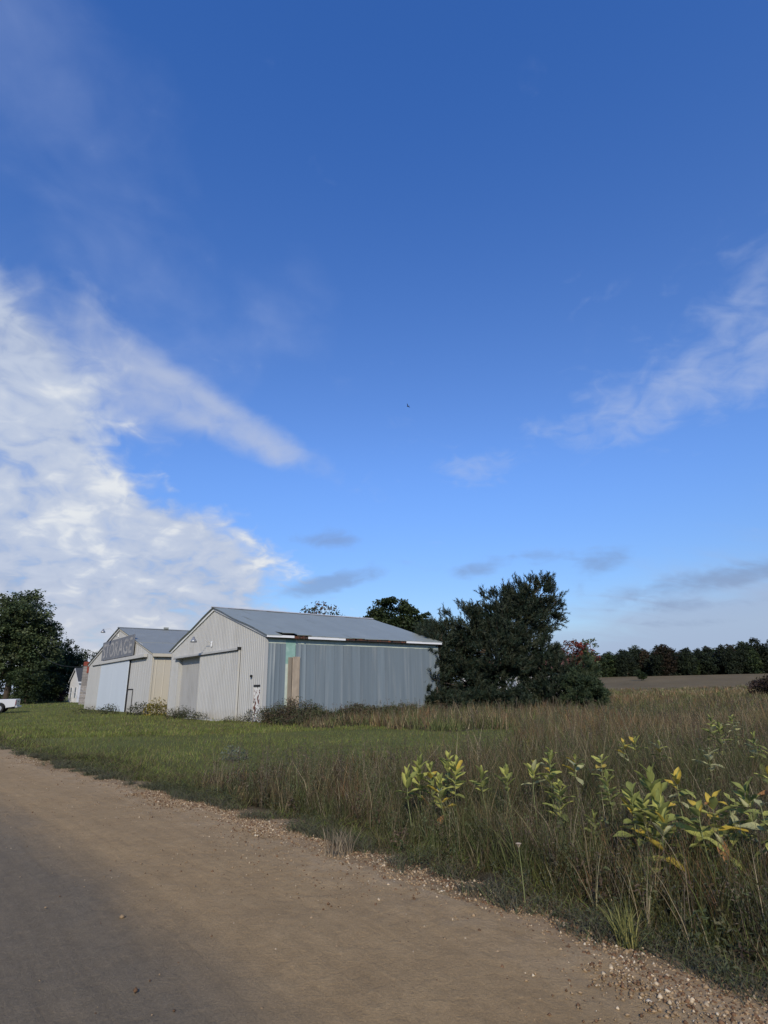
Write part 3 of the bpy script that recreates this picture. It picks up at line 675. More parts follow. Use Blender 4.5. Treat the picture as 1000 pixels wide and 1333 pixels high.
    gooseneck(t, (-11.2, -0.02, 6.72), (-11.9, -1.25, 7.15))
far_hangar()
# ------------------------------------------------------------------ smaller buildings, truck, wire, bird
def g3(px, py): p = ground_at(px, py); return Vector((p[0], p[1], 0.0))

def cottage():
    o = g3(99.5, 914.5); ang = _ang + R(6)
    t = empty('cottage', o, ang); tag(t, 'small white cottage with dark roof beside red leaved shrub', 'house')
    w, d, e, r = 4.9, 8.0, 3.7, 5.9
    m = MB(); m.poly([(-w, 0, -0.2), (0, 0, -0.2), (0, 0, e), (-w / 2, 0, r), (-w, 0, e)]); m.quad((0, 0, -0.2), (0, d, -0.2), (0, d, e), (0, 0, e)); m.quad((-w, d, -0.2), (-w, 0, -0.2), (-w, 0, e), (-w, d, e)); m.poly([(0, d, -0.2), (-w, d, -0.2), (-w, d, e), (-w / 2, d, r), (0, d, e)])
    m.build('wall', MATS['house_white'], t)
    sl = (r - e) / (w / 2)
    for s in (-1, 1):
        a = Vector((-w / 2, -0.25, r + 0.12)); b = Vector((-w / 2 + s * (w / 2 + 0.3), -0.25, e + 0.12 - 0.3 * sl))
        rf = MB().prism([a, b, b - Vector((0, 0, 0.12)), a - Vector((0, 0, 0.12))], (0, d + 0.5, 0)).build('roof', MATS['house_roof'], t)
        MB().prism([a + Vector((0, -0.03, -0.02)), b + Vector((0, -0.03, -0.02)), b - Vector((0, 0.03, 0.24)), a - Vector((0, 0.03, 0.24))], (0, 0.028, 0)).build('rake_board', MATS['house_white'], rf)
        if s > 0: MB().box(0.28, 0.36, -0.25, d + 0.25, e - 0.44, e - 0.16).build('gutter', MATS['house_white'], rf)
    for x in (-4.1, -1.7):
        wd = MB().box(x, x + 0.95, -0.06, -0.005, 0.85, 2.55).build('window', MATS['house_window'], t)
        MB().box(x - 0.08, x, -0.09, 0, 0.8, 2.63).box(x + 0.95, x + 1.03, -0.09, 0, 0.8, 2.63).box(x + 0.001, x + 0.949, -0.09, 0, 2.56, 2.63).box(x + 0.001, x + 0.949, -0.09, 0, 0.8, 0.84).box(x + 0.001, x + 0.949, -0.08, -0.061, 1.66, 1.71).build('frame', MATS['house_white'], wd)
    MB().box(-2.85, -2.1, -0.06, -0.005, 0.05, 2.1).build('door', MATS['house_white'], t)
cottage()

def farmhouse():
    o = at(772, 880, 66); o = Vector((o[0], o[1], 0.0))
    t = empty('farmhouse', o, R(-14)); tag(t, 'low white house with red brown roof behind the pine', 'house')
    w, d, e, r = 15.0, 7.0, 3.0, 4.55
    m = MB(); m.quad((-w, 0, -0.3), (0, 0, -0.3), (0, 0, e), (-w, 0, e)); m.poly([(0, 0, -0.3), (0, d, -0.3), (0, d, e), (0, d / 2, r), (0, 0, e)]); m.quad((0, d, -0.3), (-w, d, -0.3), (-w, d, e), (0, d, e)); m.poly([(-w, d, -0.3), (-w, 0, -0.3), (-w, 0, e), (-w, d / 2, r), (-w, d, e)])
    m.build('wall', MATS['house_white'], t)
    sl = (r - e) / (d / 2)
    for s in (-1, 1):
        a = Vector((-w - 0.3, d / 2, r + 0.1)); b = Vector((-w - 0.3, d / 2 + s * (d / 2 + 0.35), e + 0.1 - 0.35 * sl))
        MB().prism([a, b, b - Vector((0, 0, 0.12)), a - Vector((0, 0, 0.12))], (w + 0.6, 0, 0)).build('roof', MATS['red_roof'], t)
    for x in (-13, -9.5, -5.5, -2.2):
        wd = MB().box(x, x + 1.0, -0.05, -0.004, 0.9, 2.2).build('window', MATS['house_window'], t)
        MB().box(x - 0.08, x, -0.08, 0, 0.85, 2.28).box(x + 1.0, x + 1.08, -0.08, 0, 0.85, 2.28).box(x + 0.001, x + 0.999, -0.08, 0, 2.21, 2.28).build('frame', MATS['house_white'], wd)
farmhouse()

def pillar():
    o = g3(108, 917.5)
    t = empty('pillar', o, _ang); tag(t, 'narrow weathered stone pillar with rust red top beside the STORAGE hangar', 'pillar')
    rs = random.Random(4); z = -0.3; i = 0
    while z < 5.3:
        h = rs.uniform(0.3, 0.42)
        for x0, x1 in (((-0.5, 0.05), (0.06, 0.5)) if i % 2 else ((-0.5, -0.12), (-0.11, 0.5))):
            j = rs.uniform(0, 0.03); MB().box(x0 + j * 0.3, x1, -0.5 - j, 0.5, z, z + h - 0.02).build('stone', MATS['pillar_stone'], t, 0.02)
        z += h; i += 1
    MB().box(-0.3, 0.56, -0.56, 0.56, z, z + 0.55).box(0.30, 0.62, -0.2, 0.5, z - 1.0, z - 0.001).build('rusty_cap', MATS['rust_red'], t, 0.02)
pillar()

def truck():
    o = g3(0.5, 928)                       # rear axle on the ground
    t = empty('pickup_truck', o, R(202))
    tag(t, 'white pickup truck parked on the lawn by the large leafy trees', 'pickup truck')
    # local x forwards, rear axle at 0, half width 0.98
    hw = 0.97
    def side(pts, y0, y1, name, mt, par=t, bev=0.03): return MB().prism([(x, y0, z) for x, z in pts], (0, y1 - y0, 0)).build(name, mt, par, bev)
    arch = [(0.52 * math.cos(a), 0.40 + 0.50 * math.sin(a)) for a in np.linspace(math.pi, 0, 9)]
    arch2 = [(3.55 + 0.52 * math.cos(a), 0.40 + 0.50 * math.sin(a)) for a in np.linspace(math.pi, 0, 9)]
    P = MATS['truck_paint']
    for s in (-1, 1):
        y0, y1 = (hw - 0.09, hw) if s > 0 else (-hw, -hw + 0.09)
        side([(-1.22, 0.52), (-0.6, 0.45)] + arch + [(0.78, 0.45), (0.78, 1.17), (-1.24, 1.17)], y0, y1, 'bed_side', P)
        side([(0.80, 0.42), (2.95, 0.42)] + arch2 + [(4.35, 0.45), (4.42, 0.75), (4.38, 1.0), (2.75, 1.15), (0.80, 1.17)], y0, y1, 'body_side', P)
    MB().box(-1.20, 0.78, -hw + 0.095, hw - 0.095, 0.55, 0.66).build('bed_floor', MATS['dark'], t)
    tg = MB().box(-1.27, -1.20, -hw + 0.1, hw - 0.1, 0.62, 1.16).build('tailgate', P, t, 0.02)
    MB().box(-1.295, -1.27, -0.12, 0.12, 0.93, 1.0).build('handle', MATS['dark'], tg)
    MB().box(-1.42, -1.22, -hw + 0.04, hw - 0.04, 0.42, 0.60).build('bumper', MATS['rim'], t, 0.03); MB().box(4.36, 4.55, -hw + 0.04, hw - 0.04, 0.40, 0.66).build('bumper', MATS['rim'], t, 0.04)
    MB().box(-1.1, 4.3, -0.45, 0.45, 0.35, 0.50).build('chassis', MATS['dark'], t)
    MB().prism([(2.78, -hw + 0.1, 0.7), (4.36, -hw + 0.1, 0.7), (4.36, -hw + 0.1, 1.02), (2.78, -hw + 0.1, 1.19)], (0, 2 * hw - 0.2, 0)).build('hood', P, t, 0.04)
    cab = MB(); lo = [(0.82, 1.16), (2.85, 1.16)]; hi = [(0.98, 1.82), (2.10, 1.82)]
    cab.v = [(lo[0][0], -0.93, 1.16), (lo[1][0], -0.93, 1.16), (lo[1][0], 0.93, 1.16), (lo[0][0], 0.93, 1.16), (hi[0][0], -0.76, 1.82), (hi[1][0], -0.76, 1.82), (hi[1][0], 0.76, 1.82), (hi[0][0], 0.76, 1.82)]
    cab.f = [(0, 1, 5, 4), (1, 2, 6, 5), (2, 3, 7, 6), (3, 0, 4, 7), (4, 5, 6, 7)]
    cb = cab.build('cab', P, t, 0.05)
    for s in (-1, 1):
        f = lambda x, z: (x, s * (0.945 - (z - 1.16) * 0.258 + 0.004), z)
        for a, b, c, d in ((0.98, 1.62, 1.60, 1.10), (1.68, 2.62, 2.06, 1.66)): MB().poly([f(a, 1.22), f(b, 1.22), f(c, 1.74), f(d, 1.74)]).build('side_window', MATS['glass'], cb)
        MB().box(1.35, 1.50, s * 0.972 - 0.02, s * 0.972 + 0.02, 1.0, 1.04).build('door_handle', MATS['dark'], t)
        MB().box(2.2, 2.34, s * 1.06 - 0.09, s * 1.06 + 0.09, 1.2, 1.38).build('mirror', MATS['dark'], t, 0.02)
        MB().box(-1.262, -1.235, s * 0.925 - 0.04, s * 0.925 + 0.04, 0.70, 1.05).build('tail_light', MATS['tail_lamp'], t); MB().box(4.36, 4.405, s * 0.74 - 0.16, s * 0.74 + 0.16, 0.74, 0.94).build('headlight', MATS['head_lamp'], t)
        for x in (0, 3.55):
            M = Matrix.Translation((x, s * 0.86, 0.40)) @ Matrix.Rotation(math.pi / 2, 4, 'X')
            wh = MB().lathe([(0.24, -0.13), (0.36, -0.13), (0.40, -0.08), (0.40, 0.08), (0.36, 0.13), (0.24, 0.13)], M, 20).build('wheel', MATS['tyre'], t, smooth=False)
            MB().lathe([(0.08, 0.10), (0.235, 0.135), (0.235, 0.137), (0.1, 0.14)], M if s < 0 else M @ Matrix.Rotation(math.pi, 4, 'X'), 14).build('rim', MATS['rim'], wh)
    MB().poly([(2.84, -0.84, 1.20), (2.84, 0.84, 1.20), (2.16, 0.72, 1.78), (2.16, -0.72, 1.78)]).build('windscreen', MATS['glass'], cb, loc=(0.03, 0, 0.02))
    MB().poly([(0.84, 0.82, 1.22), (0.84, -0.82, 1.22), (0.96, -0.70, 1.74), (0.96, 0.70, 1.74)]).build('rear_window', MATS['glass'], cb, loc=(-0.02, 0, 0.01))
    MB().box(4.40, 4.42, -0.5, 0.5, 0.70, 0.95).build('grille', MATS['dark'], t)
truck()

def wire():
    a = Vector(ST + FD * (S_W + 0.03) + DD * 0.6) + Vector((0, 0, 4.35)); b = Vector(at(40, 836, 102))
    pts = [a.lerp(b, k / 16) - Vector((0, 0, 1.6 * math.sin(math.pi * k / 16))) for k in range(17)]
    tag(MB().tube(pts, 0.022, 5).build('power_line', MATS['wire'], None), 'thin dark wire running from the trees to the STORAGE hangar eave', 'wire')
wire()

def bird():
    p = at(531, 529, 60)
    t = empty('bird', p, R(40)); tag(t, 'small dark bird flying high in the blue sky', 'bird')
    b = MB().tube([(0, -0.20, 0), (0, -0.10, 0.01), (0, 0.04, 0.015), (0, 0.14, 0.02), (0, 0.20, 0.02)], [0.012, 0.05, 0.06, 0.035, 0.006], 8).build('body', MATS['bird'], t, smooth=True)
    for s in (-1, 1):
        MB().prism([(0.02 * s, 0.07, 0.02), (0.18 * s, 0.09, 0.11), (0.36 * s, -0.02, 0.15), (0.18 * s, -0.05, 0.10), (0.02 * s, -0.07, 0.02)][::s], (0, 0, 0.008)).build('wing', MATS['bird'], t)
    MB().prism([(-0.015, -0.18, 0), (0.015, -0.18, 0), (0.05, -0.32, 0.0), (-0.05, -0.32, 0.0)], (0, 0, 0.006)).build('tail', MATS['bird'], t)
    t.rotation_euler = (R(20), R(35), R(50))
bird()

# ------------------------------------------------------------------ trees
def rand_dirs(n, rng):
    v = rng.normal(size=(n, 3)); return v / np.linalg.norm(v, axis=1, keepdims=True)
def leaf_quads(C, size, rng, up=0.35, aspect=0.55):
    """folded diamond leaves (2 triangles each) at C (n,3)"""
    n = len(C); nrm = rand_dirs(n, rng); nrm[:, 2] = np.abs(nrm[:, 2]) + up; nrm /= np.linalg.norm(nrm, axis=1, keepdims=True)
    a = np.cross(nrm, rand_dirs(n, rng)); a /= np.linalg.norm(a, axis=1, keepdims=True) + 1e-9; b = np.cross(nrm, a)
    L = (size * rng.uniform(0.7, 1.3, n))[:, None]
    V = np.stack([C - a * L * 0.5, C + b * L * aspect * 0.5 + nrm * L * 0.08, C + a * L * 0.5, C - b * L * aspect * 0.5 + nrm * L * 0.08], 1)
    i = np.arange(n)[:, None] * 4
    F = np.concatenate([i + [[0, 3, 2]], i + [[0, 2, 1]]], 0).reshape(-1, 3)
    return V.reshape(-1, 3), F
def broadleaf(seed, h, rx, base, nclump, nleaf, lsize, pal, lobes=7, csize=0.16, trunk_r=0.3, flat=0.75, sparse=0.0, nbranch=40):
    """trunk mesh + crown mesh for one tree; crown from uneven lobes made of clumps of leaf faces"""
    rng = np.random.default_rng(seed); zc, rz = (h + base) / 2, (h - base) / 2
    L = []
    for k in range(lobes):
        d = rand_dirs(1, rng)[0]; d[2] = d[2] * 0.9 + 0.12
        L.append((np.array([d[0] * rx * 0.55, d[1] * rx * 0.55, zc + d[2] * rz * 0.55]), rng.uniform(0.40, 0.62)))
    L.append((np.array([0, 0, zc]), 0.72)); L.append((np.array([0, 0, base + rz * 0.45]), 0.70 if base < 0.7 else 0.4)); L.append((np.array([rx * .1, 0, zc + rz * 0.45]), 0.52))
    cc = []
    for c, s in L:
        k = max(4, int(nclump * s * s / sum(q * q for _, q in L))); d = rand_dirs(k, rng)
        rad = rng.uniform(0.55, 1.05, k)[:, None] ** 0.6
        cc.append(c + d * rad * np.array([rx * s, rx * s, rz * s]))
    cc = np.concatenate(cc); cc = cc[cc[:, 2] > base * 0.8]
    cs = csize * rx * rng.uniform(0.6, 1.3, len(cc))
    idx = np.repeat(np.arange(len(cc)), nleaf); d = rand_dirs(len(idx), rng) * (rng.random(len(idx)) ** 0.45)[:, None]
    C = cc[idx] + d * cs[idx][:, None] * [1.15, 1.15, flat]
    V, F = leaf_quads(C, lsize, rng)
    pal = np.array(pal); ci = rng.integers(0, len(pal), len(cc)); col = pal[ci][idx] * rng.uniform(0.75, 1.25, (len(idx), 1)) * rng.uniform(0.8, 1.2, len(cc))[idx][:, None]
    crown = np_mesh('crown', V, F, MATS['leafage'], np.repeat(col, 4, 0))
    tb = MB(); top = Vector((rng.normal(0, rx * .06), rng.normal(0, rx * .06), h * 0.82))
    tp = [Vector((0, 0, -0.3)), Vector((rng.normal(0, .1), rng.normal(0, .1), h * 0.25)), top.lerp(Vector((0, 0, 0)), 0.45), top]
    tb.tube(tp, [trunk_r * 1.25, trunk_r * 0.9, trunk_r * 0.6, trunk_r * 0.12], 8)
    sel = rng.permutation(len(cc))[:nbranch]
    for q in sel:
        e = Vector(cc[q]); s = np.clip((e.z * 0.62) / (h * 0.82), 0.18, 0.9); st = tp[1].lerp(top, float(s)) if s > 0.3 else tp[1]
        mid = st.lerp(e, 0.5) + Vector((0, 0, -0.06 * (e - st).length)); r0 = trunk_r * 0.32 * (1.1 - float(s))
        tb.tube([st, mid, e], [r0 + 0.02, r0 * 0.6 + 0.012, 0.012], 5, cap=False)
    return tb.mesh('trunk', MATS['bark'], True), crown
def place_tree(name, meshes, loc, rz=0.0, s=1.0, label=None, cat='tree', group=None):
    t = empty(name, loc, rz); t.scale = (s, s, s) if not hasattr(s, '__len__') else s
    tr = link('trunk', meshes[0], t); cr = link('crown', meshes[1], t)
    tag(t, label, cat, group); return t
DKG = [(0.024, 0.040, 0.015), (0.034, 0.050, 0.018), (0.044, 0.060, 0.021), (0.019, 0.032, 0.014)]
MIDG = [(0.0546, 0.0806, 0.0338), (0.0754, 0.1014, 0.0416), (0.0936, 0.1144, 0.0546), (0.0442, 0.065, 0.0312)]
def gp(px, dist_y):
    p = at(px, 900, dist_y); return Vector((p[0], p[1], float(gz(np.array([p[0]]), np.array([p[1]]))[0])))
place_tree('leafy_tree', broadleaf(11, 20.8, 7.6, 0.3, 620, 70, 0.46, MIDG, 10, 0.15, 0.5), gp(10, 104), 0.4, 1.0, 'large spreading green leafy tree behind the white pickup truck')
place_tree('leafy_tree', broadleaf(12, 13.0, 6.0, 0.2, 380, 60, 0.44, DKG, 8, 0.17, 0.28), gp(68, 120), 1.4, (0.8, 0.8, 1.0), 'smaller dark leafy tree between the large leafy tree and the white cottage')
place_tree('leafy_tree', broadleaf(13, 8.5, 5.0, 0.2, 160, 45, 0.40, DKG, 6, 0.2, 0.2), gp(52, 118), 2.4, 1.0, 'low dark tree filling the gap under the large leafy tree')
place_tree('leafy_tree', broadleaf(14, 12.5, 6.5, 1.5, 160, 45, 0.5, DKG, 6, 0.2, 0.25), gp(108, 150), 2.9, 1.0, 'distant dark tree rising over the roof of the white cottage')
place_tree('leafy_tree', broadleaf(15, 15, 8.0, 0.3, 200, 45, 0.5, DKG, 6, 0.2, 0.25), gp(-25, 118), 2.9, 1.0, 'dark leafy tree at the outer side of the large leafy tree')
place_tree('hedge_bush', broadleaf(71, 5.5, 3.6, 0.0, 160, 45, 0.36, DKG, 6, 0.22, 0.1), gp(36, 99), 0, 1.0, 'dark round bush under the large leafy tree behind the pickup', 'bush')
place_tree('hedge_bush', broadleaf(72, 6.5, 3.8, 0.0, 180, 45, 0.36, DKG, 6, 0.22, 0.1), gp(55, 108), 0, 0.9, 'dark bush between the large leafy tree and the red shrub', 'bush')
place_tree('red_shrub', broadleaf(16, 3.6, 2.2, 0.1, 70, 40, 0.28, [(0.075, 0.016, 0.016), (0.055, 0.02, 0.016), (0.09, 0.022, 0.02)], 5, 0.25, 0.06), gp(77.5, 116), 0, 0.8, 'dark red leaved shrub beside the white cottage', 'shrub')
place_tree('round_tree', broadleaf(17, 12.6, 4.7, 3.0, 420, 100, 0.36, DKG, 9, 0.17, 0.3), gp(507, 70), 0, 1.0, 'dense round dark green tree rising behind the hangar roof')
place_tree('round_tree', broadleaf(18, 11.2, 3.6, 3.0, 320, 100, 0.36, DKG, 8, 0.17, 0.28), gp(543, 74), 0.7, 1.0, 'shorter dark tree between the round tree and the pine')
place_tree('thin_tree', broadleaf(19, 11.7, 4.3, 4.5, 120, 16, 0.32, [(0.07, 0.06, 0.03), (0.05, 0.06, 0.025), (0.10, 0.06, 0.035)], 7, 0.17, 0.2, nbranch=90), gp(413, 66), 0, 1.0, 'thin sparse tree with brownish leaves showing over the hangar ridge')

# far wood on the right: a few built trees, copied along the field's far edge
WDG = [(0.014, 0.022, 0.011), (0.019, 0.028, 0.013), (0.026, 0.035, 0.017), (0.011, 0.018, 0.010)]
protos = [broadleaf(30 + k, 17 + k % 3, 6.0 + 0.5 * (k % 2), -1.5, 300, 24, 0.95, [WDG, WDG, DKG, WDG, [(0.026, 0.020, 0.011), (0.019, 0.021, 0.010), (0.032, 0.022, 0.012)]][k % 5], 7, 0.2, 0.3, nbranch=14) for k in range(5)]
for m in protos: m[1].materials.clear(); m[1].materials.append(MATS['woodland'])
wr = random.Random(9)
k = 0
for row, (dist, n, px0, px1) in enumerate(((262, 40, 758, 1105), (285, 36, 745, 1110), (315, 30, 735, 1120))):
    for i in range(n):
        px = px0 + (px1 - px0) * (i + wr.uniform(-0.3, 0.3)) / (n - 1); p = gp(px, dist + wr.uniform(-8, 8)); p.z -= 0.8
        q = protos[wr.randrange(5)]; s = wr.uniform(0.66, 1.04) * (0.80 + 0.24 * (px - 740) / 300) * (1.0 if row else 0.85)
        place_tree('woodland_tree', q, p, wr.uniform(0, 6.28), (s * wr.uniform(0.8, 1.15), s * wr.uniform(0.8, 1.15), s * wr.uniform(0.9, 1.12)), 'dark green tree in the wood along the far edge of the field', 'tree', 'trees of the far wood')
place_tree('field_tree', broadleaf(41, 3.6, 1.7, 0.1, 60, 26, 0.45, DKG, 5, 0.3, 0.08), gp(837, 190), 0, 1.0, 'small lone dark bush standing in the open far field', 'bush')
place_tree('brush_heap', broadleaf(42, 2.0, 2.6, 0.0, 90, 30, 0.25, [(0.06, 0.035, 0.025), (0.045, 0.03, 0.022), (0.05, 0.04, 0.02)], 5, 0.25, 0.05), gp(1003, 62), 0, 1.0, 'brown brushy bush at the far side of the tall field grass', 'bush')

def pine(seed, lobes, trunk, nshoot, col, shoot=0.52, label=None, name='pine_tree', needle=0.19):
    """lobes: (centre, radii); shoots with fans of needles inside and over each lobe"""
    rng = np.random.default_rng(seed); o = Vector(trunk[0]); O = np.array(o)
    t = empty(name, o); tag(t, label, 'tree')
    vol = np.array([np.prod(r) ** 0.72 for _, r in lobes]); vol /= vol.sum()
    Pn, Dn = [], []; tb = MB()
    axis = [Vector(p) - o for p in trunk]
    tb.tube(axis, list(np.linspace(0.24, 0.03, len(axis))), 8)
    for (c, r), f in zip(lobes, vol):
        c = np.array(c) - O; r = np.array(r); nb = max(3, int(nshoot * f / 24)); 
        for _ in range(nb):                                    # one bough: axis inside the lobe, shoots along it
            d = rand_dirs(1, rng)[0]; end = c + d * r * rng.uniform(0.7, 1.04); 
            if end[2] < 0.15: end[2] = rng.uniform(0.1, 0.5)
            st = c * [0.5, 0.5, 1] * rng.uniform(0.5, 0.9) if rng.random() < 0.5 else c + d * r * 0.1
            n = 24; u = rng.uniform(0.35, 1.0, n) ** 0.7; p = st + (end - st) * u[:, None]
            spread = 0.16 + 0.22 * (1 - np.abs(u - 0.7))
            p = p + rand_dirs(n, rng) * (rng.random(n) ** 0.5 * spread * r.mean() * 0.55)[:, None]
            dirs = d * r / r.mean() * 0.8 + np.array([0, 0, 0.75]) + rand_dirs(n, rng) * 0.6
            Pn.append(p); Dn.append(dirs)
            if rng.random() < 0.35: tb.tube([Vector(st), Vector((st + end) / 2 - [0, 0, .1]), Vector(end)], [0.05, 0.03, 0.01], 4, cap=False)
    P_, D_ = np.concatenate(Pn), np.concatenate(Dn); D_ /= np.linalg.norm(D_, axis=1, keepdims=True)
    k = P_[:, 2] > 0.05; P_, D_ = P_[k], D_[k]; n = len(P_); K = 18
    ln = shoot * rng.uniform(0.6, 1.2, n)
    a = np.cross(D_, rand_dirs(n, rng)); a /= np.linalg.norm(a, axis=1, keepdims=True); b = np.cross(D_, a)
    u = np.tile(np.linspace(0.02, 1.0, K), (n, 1)); th = rng.uniform(0, 6.28, (n, K))
    rad = a[:, None] * np.cos(th)[..., None] + b[:, None] * np.sin(th)[..., None]
    base = P_[:, None] + D_[:, None] * (u * ln[:, None])[..., None]
    nd = D_[:, None] * 0.85 + rad * 0.75; tip = base + nd * (needle * rng.uniform(0.75, 1.2, (n, K)))[..., None]
    w = np.cross(nd, rand_dirs(n * K, rng).reshape(n, K, 3)); w /= np.linalg.norm(w, axis=2, keepdims=True) + 1e-9; w *= 0.024
    V = np.stack([base - w, base + w, tip], 2).reshape(-1, 3); F = np.arange(n * K * 3).reshape(-1, 3)
    pal = np.array(col); c = pal[rng.integers(0, len(pal), n)] * rng.uniform(0.75, 1.25, (n, 1))
    link('trunk', tb.mesh('trunk', MATS['bark'], True), t)
    link('crown', np_mesh('crown', V, F, MATS['needles'], np.repeat(c, K * 3, 0)), t)
    return t
def lobe(px, py, rx, rz, dist, ry=None):
    """centre and radii from photo pixels at a given depth"""
    p = at(px, py, dist); k = dist * 1.03 / FPX * math.hypot(1, (px - 500) / FPX * 0.6)
    return (p, (rx * k, (ry or rx) * k, rz * k))
D0 = 40.0
PL = [lobe(701, 777, 37, 26, D0), lobe(652, 788, 26, 30, D0 + .3), lobe(670, 815, 42, 30, D0), lobe(606, 812, 34, 30, D0 - .4), lobe(570, 846, 34, 38, D0 - .5), lobe(640, 850, 52, 42, D0 - 1, 40), lobe(690, 858, 36, 30, D0 - .5),
      lobe(724, 878, 38, 24, D0 - .4), lobe(714, 905, 42, 18, D0 - 1), lobe(548, 888, 32, 28, D0 - 1.2), lobe(612, 902, 30, 20, D0 - 1.5), lobe(660, 912, 40, 12, D0 - 1.6), lobe(715, 800, 18, 24, D0 + .2), lobe(600, 880, 40, 30, D0)]
NEED = [(0.011, 0.021, 0.013), (0.015, 0.028, 0.017), (0.021, 0.034, 0.019), (0.028, 0.033, 0.016), (0.042, 0.052, 0.032)]
pb = gp(655, D0)
pine(51, PL, [pb - Vector((0, 0, 0.3)), Vector(at(655, 880, D0)), Vector(at(668, 830, D0)), Vector(at(690, 775, D0))], 13500, NEED, label='big dark spreading pine beside the end of the hangar side wall')
YP = [lobe(760, 893, 20, 18, 37.5), lobe(768, 908, 20, 14, 37), lobe(752, 905, 22, 18, 37.5), lobe(764, 874, 12, 14, 37.8)]
pine(52, YP, [gp(766, 37.5) - Vector((0, 0, .2)), Vector(at(766, 895, 37.5)), Vector(at(765, 866, 37.6))], 3000, [(0.026, 0.045, 0.024), (0.034, 0.052, 0.024), (0.045, 0.060, 0.028)], 0.34, label='young green pine with soft low boughs at the foot of the big pine')
YP = [lobe(546, 903, 20, 16, 38), lobe(600, 915, 24, 10, 37), lobe(572, 912, 18, 11, 37.4)]
pine(53, YP, [gp(570, 37.6) - Vector((0, 0, .2)), Vector(at(570, 910, 37.6)), Vector(at(569, 894, 37.6))], 1600, NEED, 0.34, label='low dark pine seedling against the hangar wall end', name='pine_sapling')
place_tree('red_tree', broadleaf(61, 5.6, 2.1, 0.8, 90, 40, 0.24, [(0.17, 0.035, 0.022), (0.12, 0.03, 0.02), (0.13, 0.055, 0.025)], 6, 0.2, 0.1), gp(757, 48), 0, (0.8, 0.8, 0.92), 'red and orange autumn tree just behind the big pine')
place_tree('sapling', broadleaf(62, 5.0, 0.95, 0.6, 60, 16, 0.2, [(0.075, 0.10, 0.04), (0.09, 0.11, 0.05)], 6, 0.22, 0.05, nbranch=40), gp(775, 42), 0, 1.0, 'slender pale green sapling poking up beside the young pine')
# ------------------------------------------------------------------ grass, weeds
def in_view(x, y, m=1.6): return (y > 1.0) & (np.abs(x) < 0.73 * y + m)
def ribbons(x, y, z, h, w, lean, bend, col, levels, rng, tipcol=None):
    """n curved tapering blades; levels = rings below the tip"""
    n = len(x); a = rng.uniform(0, 6.283, n); f = rng.uniform(0, 6.283, n)
    lx, ly = np.cos(a) * lean, np.sin(a) * lean; sx, sy = np.cos(f) * w * 0.5, np.sin(f) * w * 0.5
    B = np.stack([x, y, z], 1); vs = []; cs = []
    tip = col if tipcol is None else tipcol
    for k in range(levels + 1):
        t = k / levels; zz = h * (t - bend * t * t * 0.5); out = h * (t * 0.35 + t * t * 0.65)
        c = B + np.stack([lx * out, ly * out, zz], 1); cs_ = col * (1 - t) + tip * t
        if k < levels:
            q = (1 - 0.75 * t ** 1.5)
            s = np.stack([sx * q, sy * q, 0 * sx], 1); vs += [c - s, c + s]; cs += [cs_, cs_]
        else: vs.append(c); cs.append(cs_)
    m = 2 * levels + 1
    V = np.stack(vs, 1).reshape(-1, 3); C = np.stack(cs, 1).reshape(-1, 3)
    T = []
    for k in range(levels - 1): T += [(2 * k, 2 * k + 1, 2 * k + 3), (2 * k, 2 * k + 3, 2 * k + 2)]
    k = levels - 1; T.append((2 * k, 2 * k + 1, 2 * levels))
    F = (np.array(T)[None] + (np.arange(n) * m)[:, None, None]).reshape(-1, 3)
    return V, F, C
def merge(parts):
    V, F, C = [], [], []; o = 0
    for v, f, c in parts: V.append(v); F.append(f + o); C.append(c); o += len(v)
    return np.concatenate(V), np.concatenate(F), np.concatenate(C)
def stuff(name, parts, label, cat, m='grass'):
    V, F, C = merge(parts); o = link(name, np_mesh(name, V, F, MATS[m], C)); tag(o, label, cat, kind='stuff'); return o
def scatter(n, ymin, ymax, rng, power=1.0, xm=1.6):
    """points in the wedge the lens sees (and a step beside it), denser towards the near end"""
    u = rng.random(n); k = power
    y = (ymin ** (1 - k) + u * (ymax ** (1 - k) - ymin ** (1 - k))) ** (1 / (1 - k)) if k != 1 else ymin * (ymax / ymin) ** u
    x = rng.uniform(-1, 1, n) * (0.73 * y + xm); return x, y
def pick(pal, n, rng, p=None): return np.array(pal)[rng.choice(len(pal), n, p=p)] * rng.uniform(0.72, 1.28, (n, 1))
GREENS = [(0.1281, 0.1628, 0.032), (0.1586, 0.1892, 0.04), (0.1074, 0.132, 0.032), (0.1891, 0.1815, 0.05)]
STRAWS = [(0.1568, 0.1152, 0.0576), (0.1225, 0.0864, 0.045), (0.196, 0.1536, 0.0828), (0.1029, 0.071, 0.0414)]
OLIVE = [(0.0626, 0.0648, 0.0238), (0.0515, 0.054, 0.0204), (0.0773, 0.0738, 0.0289), (0.0699, 0.0558, 0.0272)]

